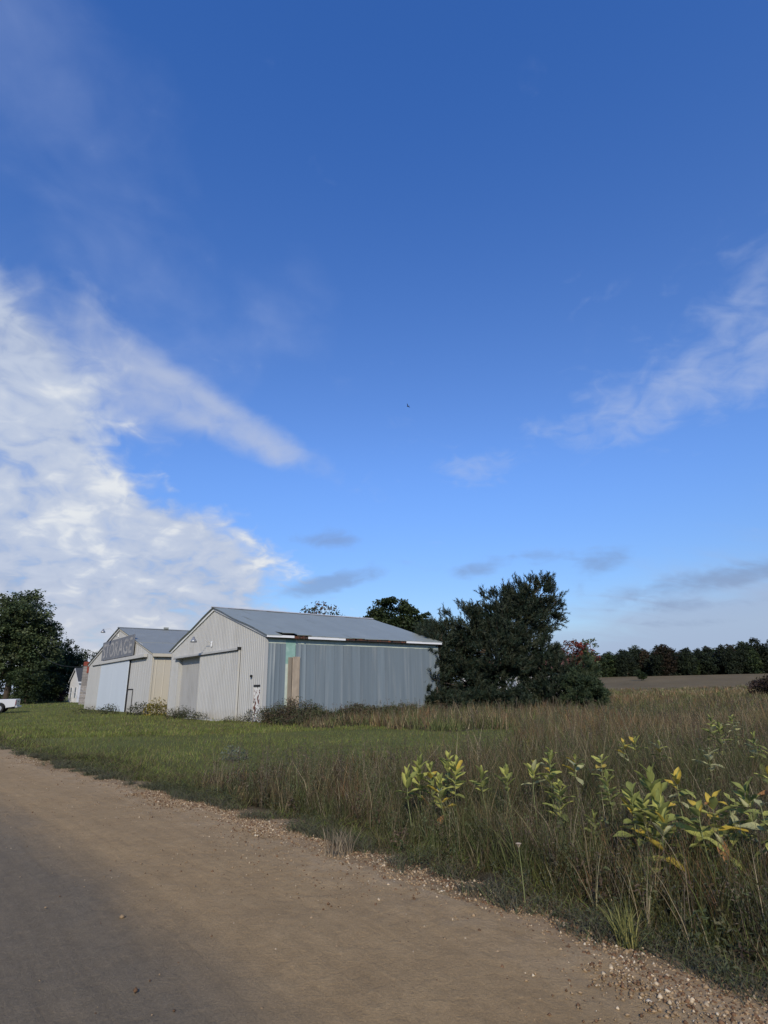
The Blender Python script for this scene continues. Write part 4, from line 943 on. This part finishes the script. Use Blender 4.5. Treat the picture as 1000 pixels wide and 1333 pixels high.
def lawn():
    rng = np.random.default_rng(101); parts = []
    for n, y0, y1, h, w in ((120000, 8, 26, 0.085, 0.012), (130000, 24, 75, 0.10, 0.030), (24000, 70, 125, 0.14, 0.09)):
        x, y = scatter(n, y0, y1, rng, 1.15); ed = edge_dist(x, y)
        k = (ed > 0.5) & ~in_weeds(x, y) & ~in_building(x, y); x, y, ed = x[k], y[k], ed[k]; n = len(x)
        hh = h * rng.gamma(5, 0.2, n) * (0.7 + 0.7 * vnoise(x, y, 2.5, 41))
        dry = vnoise(x, y, 5, 42)[:, None] * 0.8 + vnoise(x, y, 0.8, 43)[:, None] * 0.4
        c = pick(GREENS, n, rng); st = pick(STRAWS, n, rng); c = np.where((rng.random((n, 1)) < 0.12 + 0.28 * (dry - 0.5)), st, c) * (0.75 + 0.5 * vnoise(x, y, 1.2, 44))[:, None]
        parts.append(ribbons(x, y, gz(x, y, ed) - 0.01, hh, w * rng.uniform(0.6, 1.4, n), rng.uniform(0, 0.7, n), 0.3, c, 1, rng))
    stuff('lawn_grass', parts, 'short mown green grass in front of the hangars', 'grass')
lawn()

def verge():
    """ankle high ragged grass along the road edge, running off to the left"""
    sv, ex, ey, tx, ty = ROAD; rng = np.random.default_rng(102); parts = []
    n = 85000; s = sv[60] + 13.9 + np.where(rng.random(n) < 0.75, rng.uniform(-15, 6.5, n), -rng.uniform(0, 1, n) ** 1.6 * 55 - 13)
    px, py, qx, qy = (np.interp(s, sv, a) for a in (ex, ey, tx, ty))
    t = -np.abs(rng.gamma(1.6, 0.38, n)) + 0.22 * (vnoise(s, s * 0, 0.45, 51) - 0.35) + 0.2 * (vnoise(s, s * 0 + 5, 1.6, 52) - 0.5)
    x, y = px + qy * t, py - qx * t; ed = edge_dist(x, y)
    k = in_view(x, y, 2.0) & (vnoise(x, y, 0.28, 53) > 0.30 + 0.4 * sstep(0.35, -0.1, ed)); x, y, ed = x[k], y[k], ed[k]; n = len(x)
    near = sstep(30, 8, y)
    h = (0.09 + 0.16 * sstep(0.1, 1.2, ed) * vnoise(x, y, 0.8, 54) + 0.07 * vnoise(x, y, 0.4, 55)) * rng.uniform(0.5, 1.4, n)
    c = pick(OLIVE + GREENS[:2], n, rng); dry = rng.random((n, 1)) < 0.35 * vnoise(x, y, 0.9, 56)[:, None] + 0.08; c = np.where(dry, pick(STRAWS, n, rng), c)
    gry = sstep(0.55, 0.05, ed)[:, None] * 0.6; c = c * (1 - gry) + np.array([0.085, 0.088, 0.066]) * gry
    parts.append(ribbons(x, y, gz(x, y, ed) - 0.02, h, (0.006 + 0.02 * (1 - near)) * rng.uniform(0.7, 1.5, n), rng.uniform(0.2, 1.6, n), 0.5, c, 2, rng))
    stuff('verge_grass', parts, 'ragged low grass creeping over the edge of the dirt road', 'grass')
    # low leafy weeds in the verge (mugwort-like mats)
    n = 620; s = sv[60] + 13.9 + rng.uniform(-17, 6.5, n); px, py, qx, qy = (np.interp(s, sv, a) for a in (ex, ey, tx, ty))
    t = -rng.gamma(2.0, 0.22, n) - 0.05; x, y = px + qy * t, py - qx * t; ed = edge_dist(x, y)
    k = in_view(x, y, 2) & (vnoise(x, y, 0.9, 57) > 0.42); x, y = x[k], y[k]; n = len(x); K = 46
    hh = rng.uniform(0.05, 0.22, n); u = rng.random((n, K)); r = 0.10 + 0.06 * rng.random((n, 1))
    th = rng.uniform(0, 6.283, (n, K)); rad = r * np.sqrt(rng.random((n, K))) 
    C = np.stack([x[:, None] + np.cos(th) * rad, y[:, None] + np.sin(th) * rad, gz(x, y)[:, None] + hh[:, None] * u], -1).reshape(-1, 3)
    V, F = leaf_quads(C, 0.028, rng, 0.2, 0.30); c = pick([(0.062, 0.072, 0.036), (0.080, 0.086, 0.046), (0.056, 0.066, 0.030)], n, rng)
    stuff('verge_weeds', [(V, F, np.repeat(np.repeat(c, K, 0), 4, 0))], 'low dark leafy weeds between the gravel and the tall grass', 'weeds', 'leafage')
verge()

def weed_ok(x, y, ed): return (ed > 0.28 + 0.45 * vnoise(x, y, 0.6, 60)) & in_weeds(x, y, 0.6) & ~in_building(x, y, 0.05)
def tall_grass():
    rng = np.random.default_rng(103); parts = []
    specs = ((9500, 17, 2.6, 9.5, 0.0050, 3, 0.9, 0.07), (7500, 15, 9, 22, 0.010, 2, 1.1, 0.11), (13000, 9, 20, 62, 0.030, 1, 1.25, 0.22), (9000, 7, 58, 130, 0.085, 1, 1.2, 0.6))
    for nt_, per, y0, y1, w, lv, pw, rad in specs:
        tx_, ty_ = scatter(nt_, y0, y1, rng, pw, 1.5); ed = edge_dist(tx_, ty_); k = weed_ok(tx_, ty_, ed); tx_, ty_, ed = tx_[k], ty_[k], ed[k]; m = len(tx_)
        patch = vnoise(tx_, ty_, 2.6, 61); fine = vnoise(tx_, ty_, 0.7, 62)
        green = sstep(0.46, 0.70, vnoise(tx_, ty_, 3.6, 63) * 0.65 + fine * 0.35 + 0.20 * sstep(8, 3.5, ty_) + 0.14 * ((tx_ > 2.2) & (ty_ < 14)))
        kind = rng.random(m); straw = kind < (np.where(ty_ > 14, 0.56, 0.27) * (1 - 0.7 * green)); grn = ~straw & (kind > 0.72 - 0.5 * green)
        c = np.where(straw[:, None], pick(STRAWS, m, rng), np.where(grn[:, None], pick([(0.080, 0.098, 0.030), (0.062, 0.080, 0.024), (0.105, 0.110, 0.040)], m, rng), pick(OLIVE, m, rng)))
        red = (vnoise(tx_, ty_, 2.0, 64) > 0.60) & (rng.random(m) < 0.6); c = np.where(red[:, None], c * [1.10, 0.84, 0.76], c)
        c = c * rng.uniform(0.6, 1.45, (m, 1))
        h = (0.44 + 0.52 * patch + 0.2 * fine) * rng.uniform(0.55, 1.2, m) * (0.36 + 0.64 * sstep(0.25, 1.15, ed)) * (0.60 + 0.40 * sstep(-3.5, 1.5, tx_)) * np.where(straw, 1.1, 0.95)
        h = np.where(ty_ > 18, h * 0.85, h); lean_a = rng.uniform(0, 6.283, m); lean = rng.uniform(0, 0.35, m)
        n = m * per; i = np.repeat(np.arange(m), per); a = rng.uniform(0, 6.283, n); r = rad * np.abs(rng.normal(0, 0.7, n)) * rng.uniform(0.5, 1.6, m)[i]
        x, y = tx_[i] + np.cos(a) * r, ty_[i] + np.sin(a) * r; e2 = edge_dist(x, y); k = (e2 > 0.12) & ~in_building(x, y, 0.05); i, x, y, e2 = i[k], x[k], y[k], e2[k]; n = len(x)
        cc = c[i] * rng.uniform(0.6, 1.4, (n, 1)) * (0.74 + 0.26 * sstep(9, 18, y))[:, None]; hh = h[i] * rng.uniform(0.45, 1.12, n)
        pale = rng.random(n) < 0.035; cc[pale] = np.array([0.27, 0.225, 0.14]); hh[pale] *= 1.15
        parts.append(ribbons(x, y, gz(x, y, e2) - 0.02, hh, w * rng.uniform(0.5, 1.6, n), lean[i] * 0.6 + rng.uniform(0.02, 0.45, n), 0.25, cc * 0.85, lv, rng, tipcol=cc * 1.15))
    stuff('tall_grass', parts, 'tall mixed green and brown grass filling the rough field', 'grass', 'tall_grass')
tall_grass()

def weed_stalks():
    """dry upright stalks with small leaves and side twigs, the brown fuzz of the roadside"""
    rng = np.random.default_rng(104); SP, LP = [], []
    for n, y0, y1, K, ls, w in ((4200, 3.0, 9.5, 40, 0.024, 0.005), (4200, 9, 22, 18, 0.042, 0.010), (3200, 20, 42, 10, 0.08, 0.02)):
        x, y = scatter(n, y0, y1, rng, 1.0, 1.2); ed = edge_dist(x, y); k = weed_ok(x, y, ed) & (ed > 0.5); x, y, ed = x[k], y[k], ed[k]; n = len(x)
        z = gz(x, y, ed); h = rng.uniform(0.5, 1.0, n) * (0.75 + 0.35 * vnoise(x, y, 3.2, 61)) * (0.62 + 0.38 * sstep(0.6, 1.5, ed))
        a = rng.uniform(0, 6.283, n); le = rng.uniform(0, 0.22, n); dx, dy = np.cos(a) * le, np.sin(a) * le
        tone = rng.random(n) + 0.5 * (vnoise(x, y, 1.6, 66) - 0.5)
        c = np.where((tone < 0.5)[:, None], pick([(0.085, 0.062, 0.045), (0.105, 0.082, 0.055), (0.070, 0.056, 0.042)], n, rng), pick([(0.066, 0.078, 0.034), (0.055, 0.064, 0.032), (0.090, 0.098, 0.045)], n, rng))
        f = rng.uniform(0, 6.283, n); sx, sy = np.cos(f) * w / 2, np.sin(f) * w / 2
        b = np.stack([x, y, z - 0.02], 1); t = np.stack([x + dx * h, y + dy * h, z + h], 1); s = np.stack([sx, sy, 0 * sx], 1)
        V = np.stack([b - s, b + s, t + s * 0.4, t - s * 0.4], 1).reshape(-1, 3); i = np.arange(n)[:, None] * 4
        SP.append((V, np.concatenate([i + [[0, 1, 2]], i + [[0, 2, 3]]], 0), np.repeat(c, 4, 0)))
        u = rng.uniform(0.22, 1.0, (n, K)); th = rng.uniform(0, 6.283, (n, K)); r = (0.012 + 0.075 * np.sin(np.clip(u, 0, 1) * 2.6)) * rng.random((n, K)) * (1 if y0 < 9 else 1.3)
        C = b[:, None] + (t - b)[:, None] * u[..., None] + np.stack([np.cos(th) * r, np.sin(th) * r, r * 0.5], -1)
        V, F = leaf_quads(C.reshape(-1, 3), ls, rng, 0.0, 0.26); SP.append((V, F, np.repeat(np.repeat(c, K, 0), 4, 0) * rng.uniform(0.7, 1.3, (n * K, 1)).repeat(4, 0)))
    # leafy green herbs low in the weeds, and pale forked dead stalks
    n = 1500; x, y = scatter(n, 3.0, 11, rng, 1.0, 1.0); ed = edge_dist(x, y); k = weed_ok(x, y, ed); x, y, ed = x[k], y[k], ed[k]; n = len(x); K = 30
    h = rng.uniform(0.15, 0.62, n) * (0.5 + 0.5 * sstep(0.4, 1.4, ed)); u = rng.uniform(0.1, 1.0, (n, K)); th = rng.uniform(0, 6.283, (n, K)); r = 0.085 * np.sqrt(rng.random((n, K))) * (1.1 - 0.6 * u)
    C = np.stack([x[:, None] + np.cos(th) * r, y[:, None] + np.sin(th) * r, gz(x, y, ed)[:, None] + h[:, None] * u], -1).reshape(-1, 3)
    V, F = leaf_quads(C, 0.046, rng, 0.25, 0.36); c = pick([(0.048, 0.062, 0.024), (0.060, 0.072, 0.030), (0.070, 0.066, 0.034), (0.082, 0.056, 0.036)], n, rng) * rng.uniform(0.7, 1.4, (n, 1))
    SP.append((V, F, np.repeat(np.repeat(c, K, 0), 4, 0)))
    m = 420; x, y = scatter(m, 3.2, 11, rng, 1.0, 1.0); ed = edge_dist(x, y); k = weed_ok(x, y, ed); x, y = x[k], y[k]; m = len(x); i = np.repeat(np.arange(m), 6); n = len(i)
    cs_ = pick([(0.26, 0.215, 0.135), (0.20, 0.155, 0.095), (0.22, 0.20, 0.11)], m, rng)[i]; hs = rng.uniform(0.35, 0.8, m)[i] * rng.uniform(0.55, 1.1, n)
    SP.append(ribbons(x[i] + rng.normal(0, 0.006, n), y[i] + rng.normal(0, 0.006, n), gz(x[i], y[i]) - 0.02, hs, rng.uniform(0.004, 0.008, n), rng.uniform(0.08, 0.6, n), 0.1, cs_, 3, rng))
    stuff('dry_weeds', SP, 'dry brown weed stalks standing among the tall grass', 'weeds', 'tall_grass')
weed_stalks()

def wall_weeds():
    """waist high leafy weeds banked against the hangar side wall"""
    rng = np.random.default_rng(105); n = 900
    v = rng.uniform(-0.4, B_D + 1, n); u = -rng.gamma(2.0, 0.55, n) - 0.08; x = BP[0] + FD[0] * u + DD[0] * v; y = BP[1] + FD[1] * u + DD[1] * v
    h = (0.25 + 0.75 * vnoise(v, u, 1.3, 71) * np.exp(-((-u - 0.7) / 1.3) ** 2)) * rng.uniform(0.6, 1.2, n) * (1 + 0.35 * np.exp(-((v - 1.2) / 0.9) ** 2)); K = 60
    z = gz(x, y); w = rng.random((n, K)); th = rng.uniform(0, 6.283, (n, K)); r = 0.22 * np.sqrt(rng.random((n, K)))
    C = np.stack([x[:, None] + np.cos(th) * r, y[:, None] + np.sin(th) * r, z[:, None] + h[:, None] * w], -1).reshape(-1, 3)
    V, F = leaf_quads(C, 0.085, rng, 0.2, 0.5); c = pick([(0.060, 0.070, 0.028), (0.075, 0.082, 0.036), (0.085, 0.060, 0.038), (0.10, 0.085, 0.045)], n, rng)
    stuff('wall_weeds', [(V, F, np.repeat(np.repeat(c, K, 0), 4, 0))], 'leafy weeds banked along the steel side wall of the near hangar', 'weeds', 'leafage')
wall_weeds()

def clump(name, px, py, wid, h, K, pal, ls, label, cat='weeds', blades=0, seed=1):
    p = ground_at(px, py); rng = np.random.default_rng(seed); x0, y0 = p[0], p[1]
    t = empty(name, (x0, y0, float(gz(np.array([x0]), np.array([y0]))[0]))); tag(t, label, cat)
    n = K; th = rng.uniform(0, 6.283, n); r = wid * np.sqrt(rng.random(n)); hx = np.cos(th) * r; hy = np.sin(th) * r
    if blades:
        hh = h * rng.uniform(0.5, 1.1, blades); a = rng.uniform(0, 6.283, blades); rr = wid * 0.45 * np.sqrt(rng.random(blades))
        V, F, C = ribbons(np.cos(a) * rr, np.sin(a) * rr, np.zeros(blades) - 0.03, hh, np.full(blades, ls * 0.22), rng.uniform(0.05, 0.6, blades), 0.4, pick(pal, blades, rng), 3, rng)
        link('blades', np_mesh('blades', V, F, MATS['grass'], C), t)
    if K:
        st = MB(); ns = max(5, K // 40)
        for i in range(ns):
            j = rng.integers(0, n); st.tube([(hx[j] * .6, hy[j] * .6, -0.05), (hx[j], hy[j], h * rng.uniform(0.6, 0.95))], [0.012, 0.005], 4, cap=False)
        st.build('stems', MATS['bark'], t)
        dome = np.sqrt(np.clip(1 - (r / (wid * 1.15)) ** 2, 0.05, 1)); C = np.stack([hx, hy, rng.random(n) ** 0.8 * h * dome * rng.uniform(0.8, 1.15, n)], 1)
        V, F = leaf_quads(C, ls, rng, 0.2, 0.45); c = pick(pal, n, rng)
        link('foliage', np_mesh('foliage', V, F, MATS['leafage'], np.repeat(c, 4, 0)), t)
    return t
DKW = [(0.040, 0.052, 0.024), (0.055, 0.066, 0.030), (0.050, 0.048, 0.028)]
GOLD = [(0.22, 0.17, 0.03), (0.15, 0.135, 0.03), (0.11, 0.11, 0.035), (0.26, 0.20, 0.035)]
clump('goldenrod', 203, 931.5, 0.9, 1.1, 700, GOLD, 0.16, 'yellow goldenrod clump between the two hangars', 'plant', seed=1)
clump('weed_clump', 181, 931.5, 0.85, 0.9, 500, DKW, 0.14, 'dark green weeds beside the small door of the STORAGE hangar', seed=2)
clump('weed_clump', 143, 930, 0.7, 0.8, 300, DKW, 0.14, 'dark weed tuft at the foot of the white double doors', seed=3)
clump('weed_clump', 120, 929, 1.5, 0.55, 400, DKW, 0.12, 'low weeds along the outer end of the STORAGE hangar front', seed=4)
clump('weed_clump', 234, 935, 1.0, 0.75, 700, DKW, 0.09, 'dark grassy clump in front of the open door recess', blades=150, seed=5)
clump('weed_clump', 252, 937, 0.8, 0.5, 400, DKW, 0.09, 'small dark clump at the leading edge of the sliding door', seed=6)
clump('weed_clump', 307, 940.5, 0.8, 0.35, 400, DKW, 0.07, 'low weed tuft under the end of the sliding door', seed=7)
clump('weed_clump', 340, 940, 0.9, 0.85, 800, DKW, 0.09, 'bushy weeds at the hangar corner beside the peeling door', seed=8)
clump('grass_tuft', 818, 1232, 0.13, 0.34, 0, [(0.20, 0.19, 0.06), (0.26, 0.24, 0.09), (0.15, 0.16, 0.05)], 0.03, 'pale yellow green grass tuft standing in the gravel edge', 'grass', blades=110, seed=9)
clump('thistle', 305, 985, 0.35, 0.42, 260, [(0.15, 0.17, 0.12), (0.12, 0.14, 0.09)], 0.07, 'pale grey green weed standing alone in the lawn', 'plant', seed=10)
clump('straw_tuft', 690, 975, 0.75, 0.75, 0, [(0.17, 0.10, 0.045), (0.14, 0.085, 0.04)], 0.06, 'orange brown dry grass tuft at the corner of the lawn', 'grass', blades=500, seed=11)
clump('straw_tuft', 440, 1112, 0.30, 0.36, 0, [(0.26, 0.21, 0.14), (0.20, 0.16, 0.11)], 0.03, 'bleached dry grass tuft leaning over the road gravel', 'grass', blades=90, seed=12)

# ------------------------------------------------------------------ milkweed, each leaf its own piece
def leaf_mesh(L, W, curl, fold, m, kind):
    """broad oval leaf along +x, rib at y=0"""
    V, F = [], []; N = 6
    for i in range(N + 1):
        t = i / N; w = W * 0.5 * (math.sin(math.pi * min(1, t * 0.97 + 0.03)) ** 0.75); x = L * t; z = -curl * L * t * t
        wv = 0.006 * math.sin(t * 9 + curl * 20)
        V += [(x, -w, z + fold * w + wv), (x, -w * 0.5, z + fold * w * 0.35), (x, 0, z), (x, w * 0.5, z + fold * w * 0.35), (x, w, z + fold * w - wv)]
    for i in range(N):
        for k in range(4): a = i * 5 + k; F.append((a, a + 5, a + 6, a + 1))
    me = bpy.data.meshes.new('leaf'); me.from_pydata(V, [], F); me.materials.append(m); me.polygons.foreach_set('use_smooth', np.ones(len(F), bool)); me.update(); return me
LEAVES = {(m, k): leaf_mesh(L, W, c, f, MW[m], k) for m in range(5) for k, (L, W, c, f) in enumerate(((0.170, 0.074, 0.14, 0.45), (0.150, 0.070, 0.5, 0.35), (0.180, 0.072, -0.04, 0.6)))}
POD = MB().tube([(0, 0, 0), (0.012, 0, 0.02), (0.016, 0, 0.055), (0.010, 0, 0.085), (0.004, 0, 0.11)], [0.005, 0.016, 0.019, 0.011, 0.002], 8).mesh('pod', MW[4], True)
def milkweed(px, py, top, label, bare=0.45, npair=7, mix=(0.5, 0.4, 0.06, 0.0, 0.04), ls=1.0, seed=0, droop=0.0, pods=0, accents=(), spread=1.0):
    """px, py: photo pixel of the plant's tip; top: its height above the ground"""
    p = ground_at(px, py, top - 0.08); rs = random.Random(seed + 100); x0, y0 = p[0], p[1]; z0 = float(gz(np.array([x0]), np.array([y0]))[0])
    t = empty('milkweed', (x0, y0, z0), 0); tag(t, label, 'milkweed', 'milkweed plants in the roadside weeds')
    npair += 2; bare = 0.5 * bare + 0.5 * max(bare, 0.5); H = top - 0.08 - z0; lx, ly = rs.uniform(-0.05, 0.05), rs.uniform(-0.05, 0.05)
    sp = lambda u: Vector((lx * (1 - u) * 1.5, ly * (1 - u) * 1.5, -0.03 + (H + 0.03) * u)) + Vector((0.012 * math.sin(u * 7), 0.012 * math.cos(u * 6), 0))
    MB().tube([sp(k / 7) for k in range(8)], [0.0075 - 0.0007 * k for k in range(8)], 6).build('stem', MW_STEM, t, smooth=True)
    acc = list(accents); yaw = rs.uniform(0, 3.14)
    for i in range(npair):
        u = bare + (1.0 - bare) * ((i + 0.3) / npair) ** 0.85; f = i / max(1, npair - 1)
        yaw += math.pi / 2 + rs.uniform(-0.35, 0.35)
        for s in (0, 1):
            if rs.random() < 0.06: continue
            mi = rs.choices(range(5), mix)[0]; k = 1 if droop > rs.random() else rs.choice((0, 0, 2))
            if acc and i == acc[0][0]: mi = acc.pop(0)[1]
            o = link('leaf', LEAVES[(mi, k)], t, sp(min(u, 0.995)))
            pitch = R(14 + 50 * f ** 1.2) + rs.uniform(-0.4, 0.4) - droop * 1.3 * (1 - f * 0.6) - (0.9 if mi == 3 else 0)
            size = ls * (0.62 + 0.55 * math.sin(math.pi * min(1, 0.25 + f * 0.72))) * rs.uniform(0.8, 1.15)
            o.rotation_euler = (rs.uniform(-0.35, 0.35), -pitch, yaw + s * math.pi + rs.uniform(-0.25, 0.25)); o.scale = (size, size * spread, size)
    for i in range(pods):
        u = bare + (1 - bare) * rs.uniform(0.1, 0.7); o = link('pod', POD, t, sp(u)); o.rotation_euler = (rs.uniform(0.5, 1.3), 0, rs.uniform(0, 6.28)); s = rs.uniform(0.7, 1.1); o.scale = (s, s, s)
    return t
G1 = (0.62, 0.32, 0.03, 0.0, 0.03); G2 = (0.25, 0.58, 0.08, 0.0, 0.09); G3 = (0.3, 0.2, 0.02, 0, 0.48); Y1 = (0.12, 0.50, 0.26, 0.02, 0.10)
milkweed(546, 988, 0.86, 'broad green milkweed with one orange brown lower leaf', 0.42, 8, G1, 1.0, 1, accents=((1, 3), (2, 2)))
milkweed(594, 990, 0.84, 'bright green milkweed beside the one with an orange brown leaf', 0.55, 6, G2, 0.95, 2)
milkweed(571, 1012, 0.70, 'short yellowing milkweed with a rusty drooping leaf', 0.35, 6, G2, 0.95, 3, accents=((0, 3), (1, 2), (2, 2)))
milkweed(626, 1003, 0.74, 'small light green milkweed rosette next to the yellowing one', 0.68, 4, G2, 0.8, 4)
milkweed(658, 1001, 0.78, 'faint small milkweed rosette in the brown weeds', 0.7, 4, G1, 0.8, 5)
milkweed(530, 1005, 0.78, 'dull green milkweed on the lawn side of the milkweed group', 0.6, 4, G1, 0.9, 6)
milkweed(716, 978, 0.92, 'tall slim milkweed with many lime green leaves', 0.38, 10, G2, 0.9, 7, accents=((6, 2),))
milkweed(730, 1022, 0.66, 'leafy lime milkweed leaning on the tall slim one', 0.30, 7, G2, 0.9, 8)
milkweed(694, 996, 0.82, 'little milkweed with few leaves beside the tall slim one', 0.75, 3, G2, 0.85, 9)
milkweed(789, 1011, 0.74, 'compact bright green milkweed top above the brown weeds', 0.62, 5, G1, 0.85, 10)
milkweed(846, 1008, 0.92, 'tallest dark green milkweed with yellow leaves halfway up', 0.34, 10, G1, 1.12, 11, accents=((2, 2), (5, 2), (6, 1)))
milkweed(822, 1026, 0.82, 'green milkweed with golden and drooping leaves and an orange dead leaf', 0.30, 8, G1, 1.0, 12, 0.25, accents=((0, 3), (3, 2)))
milkweed(864, 1066, 0.66, 'yellow leaved milkweed leaning against the tallest dark green one', 0.42, 5, Y1, 0.95, 13, 0.2)
milkweed(836, 1040, 0.74, 'second dark green stem crowded against the tallest milkweed', 0.36, 6, G1, 0.95, 41, 0.15)
milkweed(858, 1040, 0.76, 'broad leaved green milkweed stem behind the yellow leaved one', 0.36, 6, G1, 1.0, 42, 0.1, accents=((3, 2),))
milkweed(560, 996, 0.80, 'green milkweed stem between the orange brown leaf and the bright green one', 0.45, 5, G1, 0.9, 43)
milkweed(583, 984, 0.86, 'taller dull milkweed behind the bright green one', 0.55, 5, G1, 0.9, 44)
milkweed(773, 1064, 0.46, 'small dark green milkweed low in the weeds', 0.6, 4, (0.9, 0.1, 0, 0, 0), 0.75, 14)
milkweed(925, 1040, 0.80, 'yellowing milkweed with an orange leaf and hanging lower leaves', 0.50, 6, Y1, 1.05, 15, 0.35, 2, accents=((1, 2), (2, 3)))
milkweed(908, 1050, 0.76, 'pale milkweed with narrow folded leaves beside the yellowing one', 0.62, 4, G2, 1.0, 16, 0.3)
milkweed(948, 1034, 0.80, 'milkweed with pale seed pods hanging below a yellow leaf', 0.55, 4, G2, 0.85, 17, 0.7, 4)
milkweed(970, 1027, 0.84, 'strong green milkweed crown with pale pods beneath', 0.52, 7, G1, 1.1, 18, 0.1, 4)
milkweed(989, 1044, 0.80, 'milkweed with drooping pale lower leaves beside the strong green crown', 0.5, 5, G3, 1.0, 19, 0.6, 2)
milkweed(952, 931, 0.98, 'far tall milkweed with a bright lime top and silvery hanging leaves', 0.35, 8, G3, 1.0, 20, 0.5, accents=((7, 1),))
milkweed(925, 934, 0.98, 'far bushy milkweed with dull green leaves', 0.30, 9, (0.7, 0.1, 0, 0, 0.2), 1.0, 21, 0.2)
milkweed(936, 942, 0.92, 'dark bushy milkweed crowded between the two far tall ones', 0.25, 9, (0.75, 0.05, 0, 0, 0.2), 1.0, 22, 0.2)
milkweed(922, 972, 0.82, 'far milkweed with silvery white turned leaves', 0.5, 4, (0.05, 0.05, 0, 0, 0.9), 1.0, 23, 0.3)
milkweed(981, 957, 0.92, 'far slender milkweed with silvery hanging leaves', 0.45, 6, G3, 0.95, 24, 0.5)
milkweed(1000, 1004, 0.82, 'milkweed with orange and yellow withered leaves', 0.55, 5, (0.1, 0.2, 0.35, 0.3, 0.05), 0.95, 25, 0.3)
for i, (a, b) in enumerate(((826, 962), (812, 966), (748, 985), (858, 968), (880, 1010), (782, 985))):
    milkweed(a, b, 0.84, 'sparse little milkweed with a few yellow green leaves out in the field', 0.72, 3, (0.15, 0.45, 0.2, 0, 0.2), 0.9, 30 + i, 0.2)

def seed_flower(px, py, top, label, seed):
    p = ground_at(px, py, top - 0.08); z0 = float(gz(p[:1], p[1:2])[0]); t = empty('wild_carrot', (p[0], p[1], z0)); tag(t, label, 'flower'); H = top - 0.08 - z0; rs = random.Random(seed)
    MB().tube([(0.02, 0.01, -0.02), (0.012, 0, H * 0.5), (0, 0, H)], [0.004, 0.003, 0.002], 5).build('stem', MW_STEM, t)
    m = MB()
    for i in range(26):
        a = rs.uniform(0, 6.28); r = 0.020 * math.sqrt(rs.random()); q = Vector((math.cos(a) * r, math.sin(a) * r, H + 0.012 - r * r * 6)); m.tube([(0, 0, H - 0.02), q], [0.001, 0.001], 3, cap=False); m.lathe([(0.002, -0.002), (0.006, 0.0), (0.003, 0.003)], Matrix.Translation(q), 5)
    m.build('flower_head', MATS['board'], t)
seed_flower(675, 1100, 0.50, 'pale dried wild carrot head on a thin stalk at the edge of the weeds', 1)
